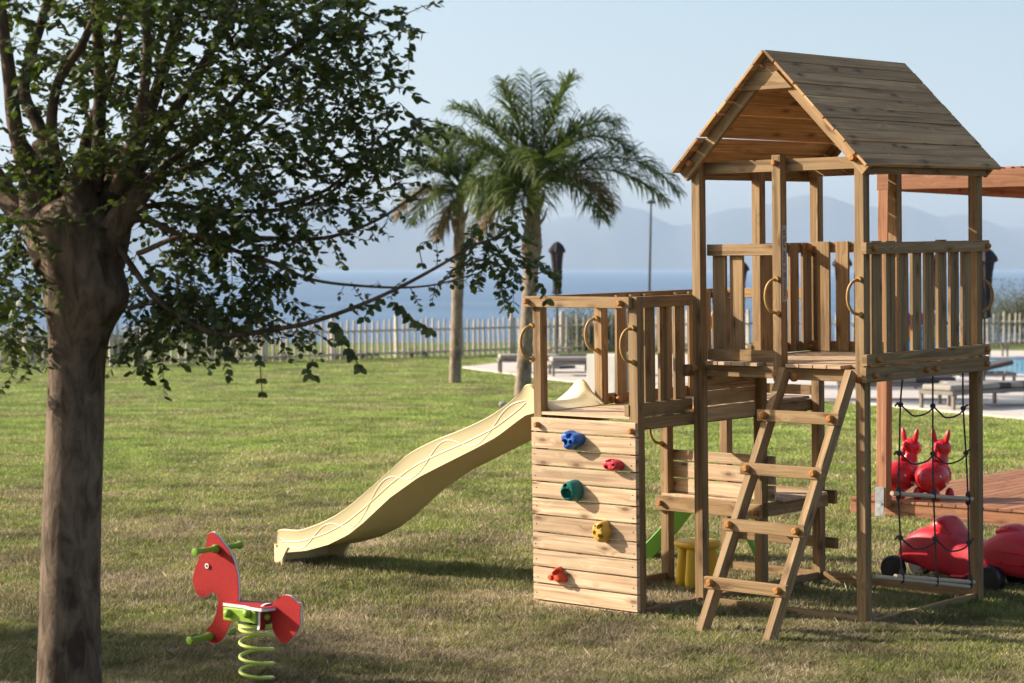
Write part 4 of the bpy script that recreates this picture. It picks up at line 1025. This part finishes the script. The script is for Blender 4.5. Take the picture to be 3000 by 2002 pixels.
for (cx_,cy_,rx_,ry_,n,dz) in blobs:
    for k in range(int(n*((.36 if cx_<450 else .43) if cy_<450 else .37)+.5)):
        a_=random.random()*6.283; r_=math.sqrt(random.random())*(1.0 if random.random()<.85 else 1.25)
        p=T_(cx_+rx_*r_*math.cos(a_), cy_+ry_*r_*math.sin(a_), random.uniform(-dz,dz)*.8)
        for j in range(random.choice((1,2,2,3))):
            an=random.uniform(0,6.283); spray(p, (math.cos(an),math.sin(an)*.7,random.uniform(-.9,.45) - (.4 if cy_>600 else 0)), random.randint(4,9), random.uniform(.032,.048))
# sprays along the long bare shoots
def along(pts, n, ll=.03, lo=.0, dn=-.3, k=(2,5)):
    P=smoothpts([T_(*p) for p in pts],6)
    for _ in range(n):
        i=int(random.uniform(lo,.999)*(len(P)-1)); spray(P[i],(random.gauss(0,.7),random.gauss(0,.6),random.gauss(dn,.5)),random.randint(*k),random.uniform(ll*.8,ll*1.25),.018)
for a_,n,lo in ((limbs[11][0],22,.1),(limbs[12][0],14,.1),(limbs[13][0],30,.1),(limbs[14][0],14,0),(limbs[16][0],40,.1)): along(a_,n,lo=lo)
for a_ in limbs[3:8]: along(a_[0], 16, lo=.3, dn=.2, k=(3,7))
def hang(pts, n): 
    P=[T_(*p) for p in pts]; P=smoothpts(P,8); tw_mb.tube(P,[.0022]*len(P),4,False)
    for i in range(n):
        q_=P[int((i+.5)/n*(len(P)-1))]
        for s_ in (-1,1):
            v=Vector((s_*.7+random.gauss(0,.2),random.gauss(0,.5),-.8)).normalized(); l=random.uniform(.03,.042); nb_=v.cross(Vector((random.gauss(0,.5),1,0))).normalized()
            LP.append(q_); LA.append(v*l); LB.append(nb_*l*.34); LC.append(v.cross(nb_)*l*.25); LT.append(random.random())
hang([(978,945,-.2),(1010,1000,-.2),(1062,1090,-.2)],12); hang([(1155,885,-.2),(1200,930,-.2),(1272,972,-.2)],12); hang([(630,1000,-.2),(700,1060,-.2)],3)
hang([(920,1050,-.2),(900,1090,-.2),(935,1105,-.2)],4); hang([(760,1040,-.2),(765,1110,-.2),(770,1170,-.2)],3); hang([(620,900,-.2),(650,980,-.2),(678,1050,-.2)],14); hang([(400,1020,-.2),(420,1080,-.2)],5)
hang([(1120,868,-.2),(1090,900,-.2),(1060,940,-.2)],4); hang([(1240,790,-.2),(1230,720,-.2),(1265,705,-.2)],3)
# crown above and left of the frame
for k in range(1500):
    x=random.uniform(-900,1050); y=random.uniform(-750,30) if x>-40 else random.uniform(-750,700)
    if ((x-100)/1050)**2+((y-50)/830)**2>1: continue
    spray(T_(x,y,random.uniform(-1.1,1.1)),(random.gauss(0,1),random.gauss(0,1),random.gauss(-.2,.7)),random.randint(5,9),.045)
arr=lambda l: np.array([tuple(v) for v in l])
leafmesh('crown', arr(LP),arr(LA),arr(LB),arr(LC),np.array(LT),'leaf',TR)
tw_mb.build('twigs', M['twig'], TR)

# ================================================================ second shade tree just outside the left edge (its shade lies on the near lawn)
def simple_tree(base, h, rx, rz, n, lab, ls=.11):
    t = empty('shade_tree', base, 0, label=lab, cat='tree'); mb = MB()
    mb.tube([(0,0,-.1),(.03,.02,h*.2),(-.03,0,h*.42),(.0,.03,h*.55)],[.16,.13,.12,.10],14).build('trunk', M['bark'], t)
    lb = MB()
    for k in range(9):
        a_=k*.7; lb.tube([(0,0,h*.45),(rx*.35*math.cos(a_),rx*.35*math.sin(a_),h*.62),(rx*.75*math.cos(a_),rx*.75*math.sin(a_),h*.62+rz*.6*((k%3)/2))],[.05,.03,.01],7)
    lb.build('limbs', M['twig'], t)
    c = unit(rng.normal(size=(n//90,3)))*rng.uniform(.35,1,(n//90,1))*[rx,.55,rz]+[0,0,h-rz]
    P = c[rng.integers(0,len(c),n)]+rng.normal(size=(n,3))*.17
    A = unit(rng.normal(size=(n,3))+[0,0,-.3])*ls; B = unit(np.cross(A,rng.normal(size=(n,3))))*ls*.3; C=np.cross(A,B)*2
    leafmesh('crown',P,A,B,C,rng.random(n),'leaf',t); return t
# ================================================================ lawn, ground, sea, hills
def lawncol(nt):
    g = nt.nodes.new('ShaderNodeNewGeometry').outputs['Position']
    n1 = tex(nt,'Noise',mapping(nt,g,(.6,.6,.01)),1.0,Detail=4.,Roughness=.6).outputs[0]
    n2 = tex(nt,'Noise',mapping(nt,g,(2.6,2.6,.01),(7,3,0)),1.0,Detail=5.,Roughness=.65).outputs[0]
    sx_ = nt.nodes.new('ShaderNodeSeparateXYZ'); nt.links.new(g, sx_.inputs[0])
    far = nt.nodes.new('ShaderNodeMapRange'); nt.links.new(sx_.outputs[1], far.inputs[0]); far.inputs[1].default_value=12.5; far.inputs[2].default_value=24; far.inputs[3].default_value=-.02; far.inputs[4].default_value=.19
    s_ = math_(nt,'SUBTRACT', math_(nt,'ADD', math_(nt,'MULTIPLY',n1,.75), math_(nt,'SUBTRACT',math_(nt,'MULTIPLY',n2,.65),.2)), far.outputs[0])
    return s_
def lawnmat(name, stops, blade):
    m, nt, B, N, L = mat(name); s_ = lawncol(nt)
    if blade:
        at = nt.nodes.new('ShaderNodeAttribute'); at.attribute_name='tone'
        s_ = math_(nt,'ADD', s_, math_(nt,'MULTIPLY', math_(nt,'SUBTRACT',at.outputs['Fac'],.5), .38))
    c = ramp(nt, stops, s_)
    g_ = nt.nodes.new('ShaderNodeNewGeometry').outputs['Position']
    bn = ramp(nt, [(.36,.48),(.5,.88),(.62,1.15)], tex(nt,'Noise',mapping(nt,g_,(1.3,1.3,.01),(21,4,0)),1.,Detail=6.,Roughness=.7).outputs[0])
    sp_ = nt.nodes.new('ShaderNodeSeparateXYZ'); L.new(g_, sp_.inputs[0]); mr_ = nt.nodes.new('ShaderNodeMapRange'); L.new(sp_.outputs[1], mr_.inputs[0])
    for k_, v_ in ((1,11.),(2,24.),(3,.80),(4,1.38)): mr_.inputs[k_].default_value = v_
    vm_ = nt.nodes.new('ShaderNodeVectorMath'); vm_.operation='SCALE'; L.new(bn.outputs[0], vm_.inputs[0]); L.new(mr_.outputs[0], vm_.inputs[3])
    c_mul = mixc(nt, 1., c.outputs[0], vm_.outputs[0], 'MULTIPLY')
    class _o: pass
    c = _o(); c.outputs = [c_mul]
    L.new(c.outputs[0], B.inputs['Base Color']); B.inputs['Roughness'].default_value=.6 if blade else .95; B.inputs['Specular IOR Level'].default_value=.2
    if blade:
        tr = nt.nodes.new('ShaderNodeBsdfTranslucent'); L.new(c.outputs[0], tr.inputs[0]); mx = nt.nodes.new('ShaderNodeMixShader'); mx.inputs[0].default_value=.22
        L.new(B.outputs[0], mx.inputs[1]); L.new(tr.outputs[0], mx.inputs[2]); L.new(mx.outputs[0], N['Material Output'].inputs[0])
    return m
GST = [(.20,(.245,.325,.068)),(.36,(.30,.335,.09)),(.46,(.31,.29,.11)),(.57,(.44,.355,.20)),(.74,(.66,.54,.38))]
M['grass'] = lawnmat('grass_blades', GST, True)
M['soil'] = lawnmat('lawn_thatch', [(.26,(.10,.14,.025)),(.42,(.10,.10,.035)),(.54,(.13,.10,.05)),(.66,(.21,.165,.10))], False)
# ground sheet: flat lawn that drops off as a low cliff behind the fence
xs = list(np.linspace(-90,90,61)); rows = [(-25,0),(0,0),(8,0),(12,0),(20,0),(30,0),(40,0),(50,0),(57,0),(59.5,-.5),(61,-4),(63,-9),(66,-14.5),(75,-17.5),(400,-30)]
mb = MB()
for (y,z) in rows:
    for x in xs: mb.v.append(Vector((x*(1 if y<100 else 8), y+ (1.5*mnoise.noise(Vector((x*.1,y*.1,0))) if 57<y<80 else 0) , z + (.9*mnoise.noise(Vector((x*.3,y*.4,3))) if 60<y<80 else 0))))
nx=len(xs)
for i in range(len(rows)-1):
    for k in range(nx-1): mb.face((i*nx+k,i*nx+k+1,(i+1)*nx+k+1,(i+1)*nx+k),None,.5,True)
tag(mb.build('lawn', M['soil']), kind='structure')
# blades
def blades():
    out=[]
    def samp(n, y0, y1, pw):
        u=rng.random(n)
        if pw==1: Y=np.sqrt(y0*y0+(y1*y1-y0*y0)*u)
        else: Y=y0*(y1/y0)**u
        X=(rng.random(n)-.5)*2*(.315*Y); return X,Y
    A_=samp(360000,9.9,12,1); B_=samp(1050000,12,48,0)
    X=np.concatenate([A_[0],B_[0]]); Y=np.concatenate([A_[1],B_[1]])
    # keep off paving / platform
    keep=np.ones(len(X),bool)
    pn=[(gpt(*p).x,gpt(*p).y) for p in nearp]+[(gpt(*p).x,gpt(*p).y) for p in farp]
    inside=np.zeros(len(X),bool); j=len(pn)-1
    for i in range(len(pn)):
        xi,yi=pn[i]; xj,yj=pn[j]
        c=((yi>Y)!=(yj>Y))&(X<(xj-xi)*(Y-yi)/(yj-yi+1e-12)+xi); inside^=c; j=i
    keep&=~inside
    c,s_=math.cos(-PY),math.sin(-PY); lx=(X-g0.x)*c-(Y-g0.y)*s_; ly=(X-g0.x)*s_+(Y-g0.y)*c
    keep&=~((lx>-.01)&(ly>-.02)&(ly<4.2))
    X=X[keep];Y=Y[keep]; n=len(X)
    # clumping noise
    cl=np.sin(X*5.1+np.sin(Y*3.7)*1.3)*np.sin(Y*4.3+np.sin(X*2.9))*.5+np.sin(X*13+Y*7)*np.sin(Y*17-X*5)*.5
    sc=np.where(Y<12,1,(Y/12)**.55)
    h=(.021+.019*rng.random(n)+.010*cl)*np.where(rng.random(n)<.015,1.6,1)*np.where(Y<12,1.25-.02*(Y-9),1.12-.026*np.clip(Y-12,0,22))
    w=.0020*sc**1.5*(.7+.6*rng.random(n)); an=rng.random(n)*2*PI
    lean=rng.normal(0,.45,(n,2))*h[:,None]; lean[:,0]+=h*.12
    P=np.stack([X,Y,np.full(n,-.003)],1); Bv=np.stack([np.cos(an)*w,np.sin(an)*w,np.zeros(n)],1)
    Tp=P+np.concatenate([lean,h[:,None]],1); Md=P+np.concatenate([lean*.32,h[:,None]*.6],1)
    V=np.empty((n,5,3)); V[:,0]=P-Bv;V[:,1]=P+Bv;V[:,2]=Md+Bv*.8;V[:,3]=Tp;V[:,4]=Md-Bv*.8
    tn=rng.random(n); sel=rng.random(n)<.13; tn=np.where(sel,tn*.5+.95,tn*.85); return V, tn
V,tone=blades(); n=len(V)
me=bpy.data.meshes.new('grass'); me.vertices.add(n*5); me.vertices.foreach_set('co',V.reshape(-1))
idx=(np.arange(n)[:,None]*5+np.array([[0,1,2,3,4]])).reshape(-1).astype(np.int32)
me.loops.add(n*5); me.loops.foreach_set('vertex_index',idx); me.polygons.add(n); me.polygons.foreach_set('loop_start',np.arange(0,n*5,5,dtype=np.int32)); me.polygons.foreach_set('loop_total',np.full(n,5,dtype=np.int32))
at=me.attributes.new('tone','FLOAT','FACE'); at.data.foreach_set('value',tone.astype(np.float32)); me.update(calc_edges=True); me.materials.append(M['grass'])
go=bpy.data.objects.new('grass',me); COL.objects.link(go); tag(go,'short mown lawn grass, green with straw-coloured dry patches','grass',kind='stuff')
# sea
m,nt,B,N,L=mat('sea_water'); B.inputs['Roughness'].default_value=.35; B.inputs['Specular IOR Level'].default_value=.5
g=nt.nodes.new('ShaderNodeNewGeometry').outputs['Position']
c=ramp(nt,[(.35,(.036,.086,.16)),(.65,(.072,.14,.235))],tex(nt,'Noise',mapping(nt,g,(.0012,.008,1)),1.,Detail=4.).outputs[0]); L.new(c.outputs[0],B.inputs['Base Color'])
bp=nt.nodes.new('ShaderNodeBump'); bp.inputs['Strength'].default_value=.5; bp.inputs['Distance'].default_value=.5; L.new(tex(nt,'Noise',mapping(nt,g,(.05,.16,1)),1.,Detail=6.,Roughness=.7).outputs[0],bp.inputs['Height']); L.new(bp.outputs[0],B.inputs['Normal'])
mb=MB(); mb.v=[Vector(p) for p in ((-9000,62,-16),(9000,62,-16),(9000,14500,-16),(-9000,14500,-16))]; mb.face((0,1,2,3)); tag(mb.build('sea',m),kind='structure')
# far mountains
def ridge(name, pts, Y, depth, seed):
    xs=np.linspace(pts[0][0],pts[-1][0],760); ys=np.interp(xs,[p[0] for p in pts],[p[1] for p in pts]); mb=MB(); nr=9
    for j in range(nr):
        t=j/(nr-1); hf=math.sin(PI*min(1,t*1.0))**.8 if t<=.5 else math.sin(PI*t)**.8
        for i,(x,y) in enumerate(zip(xs,ys)):
            yy=Y+(t-.5)*depth; w=wpt(x,y+1.6*mnoise.noise(Vector((x*.05,seed,0))),Y); nz_=1+ (.22*mnoise.noise(Vector((w.x*.0012,t*4,seed))) if 0<j<nr-1 and j!=nr//2 else 0)
            mb.v.append(Vector((w.x,yy,-17+(w.z+17)*hf*nz_)))
    k=len(xs)
    for j in range(nr-1):
        for i in range(k-1): mb.face((j*k+i,j*k+i+1,(j+1)*k+i+1,(j+1)*k+i),None,.5,True)
    tag(mb.build(name,M['hill']),kind='structure')
m,nt,B,N,L=mat('hill'); g=nt.nodes.new('ShaderNodeNewGeometry').outputs['Position']; c=ramp(nt,[(.35,(.020,.024,.016)),(.65,(.05,.045,.035))],tex(nt,'Noise',g,.002,Detail=6.).outputs[0]); L.new(c.outputs[0],B.inputs['Base Color']); B.inputs['Roughness'].default_value=1; M['hill']=m
ridge('hills',[(-4200,760),(-3200,700),(-2400,650),(-1700,600),(-1000,580),(-200,560),(200,520),(480,500),(620,470),(690,482),(760,520),(850,560),(950,590),(1023,603),(1128,608),(1178,632),(1250,640),(1420,640),(1601,651),(1655,636),(1747,632),(1778,609),(1800,605),(1839,617),(1877,625),(1915,648),(1965,671),(2020,667),(2073,638),(2134,624),(2200,620),(2312,587),(2349,580),(2413,582),(2487,604),(2556,608),(2638,605),(2680,621),(2729,641),(2780,635),(2820,640),(2881,660),(2924,675),(3000,668),(3200,680),(3700,655),(4400,690),(5200,740),(5600,775)],13000,1800,1.)
simple_tree(Vector((-9.9,12.65,0)),4.1,1.0,.5,8500,'shade tree outside the left edge, nearer of the two casting shade on the front lawn')
simple_tree(Vector((-11.8,12.8,0)),4.2,1.1,.5,8500,'shade tree outside the left edge, farther of the two casting shade on the front lawn')
# ================================================================ haze
m=bpy.data.materials.new('haze'); m.use_nodes=True; nt=m.node_tree; nt.nodes.clear(); out=nt.nodes.new('ShaderNodeOutputMaterial'); pv=nt.nodes.new('ShaderNodeVolumePrincipled')
pv.inputs['Color'].default_value=(.62,.78,.98,1); pv.inputs['Density'].default_value=HAZE; pv.inputs['Anisotropy'].default_value=.1; nt.links.new(pv.outputs[0],out.inputs['Volume'])
hz=MB().box(-15000,15000,-60,14600,-32,HTOP).build('haze',m); tag(hz,kind='stuff')
# ================================================================ light
SUN=(MT.to_3x3()@Vector((-1.85,-1.0,1.0))).normalized()
az=math.atan2(SUN.x,SUN.y); el=math.asin(SUN.z)
w=bpy.data.worlds.new('World'); S.world=w; w.use_nodes=True; nt=w.node_tree; bg=nt.nodes['Background']; sk=nt.nodes.new('ShaderNodeTexSky'); sk.sky_type='NISHITA'; sk.sun_disc=False
sk.sun_elevation=el; sk.sun_rotation=az; sk.altitude=20; sk.air_density=1.; sk.dust_density=DUST; sk.ozone_density=1.5; nt.links.new(sk.outputs[0],bg.inputs[0]); bg.inputs[1].default_value=SKY
sl_=bpy.data.lights.new('sun','SUN'); sl_.energy=SUNE; sl_.angle=R(.5); sl_.color=(1,.90,.76); so=bpy.data.objects.new('sun',sl_); COL.objects.link(so); so.rotation_euler=SUN.to_track_quat('Z','Y').to_euler(); so.location=(-20,0,30)
# ================================================================ camera
cd=bpy.data.cameras.new('camera'); cam=bpy.data.objects.new('camera',cd); COL.objects.link(cam); cam.location=(0,0,CH); cam.rotation_euler=(PI/2-TH,0,0)
cd.sensor_width=36; cd.lens=36*F/3000; cd.clip_end=60000; cd.clip_start=.1; S.camera=cam
cd.dof.use_dof=True; cd.dof.focus_distance=12.2; cd.dof.aperture_fstop=3.6; cd.dof.aperture_blades=7
S.view_settings.view_transform='Standard'; S.view_settings.look='None'; S.view_settings.exposure=EXPO; S.view_settings.gamma=1
S.cycles.max_bounces=6; S.cycles.transparent_max_bounces=6; S.cycles.volume_bounces=1
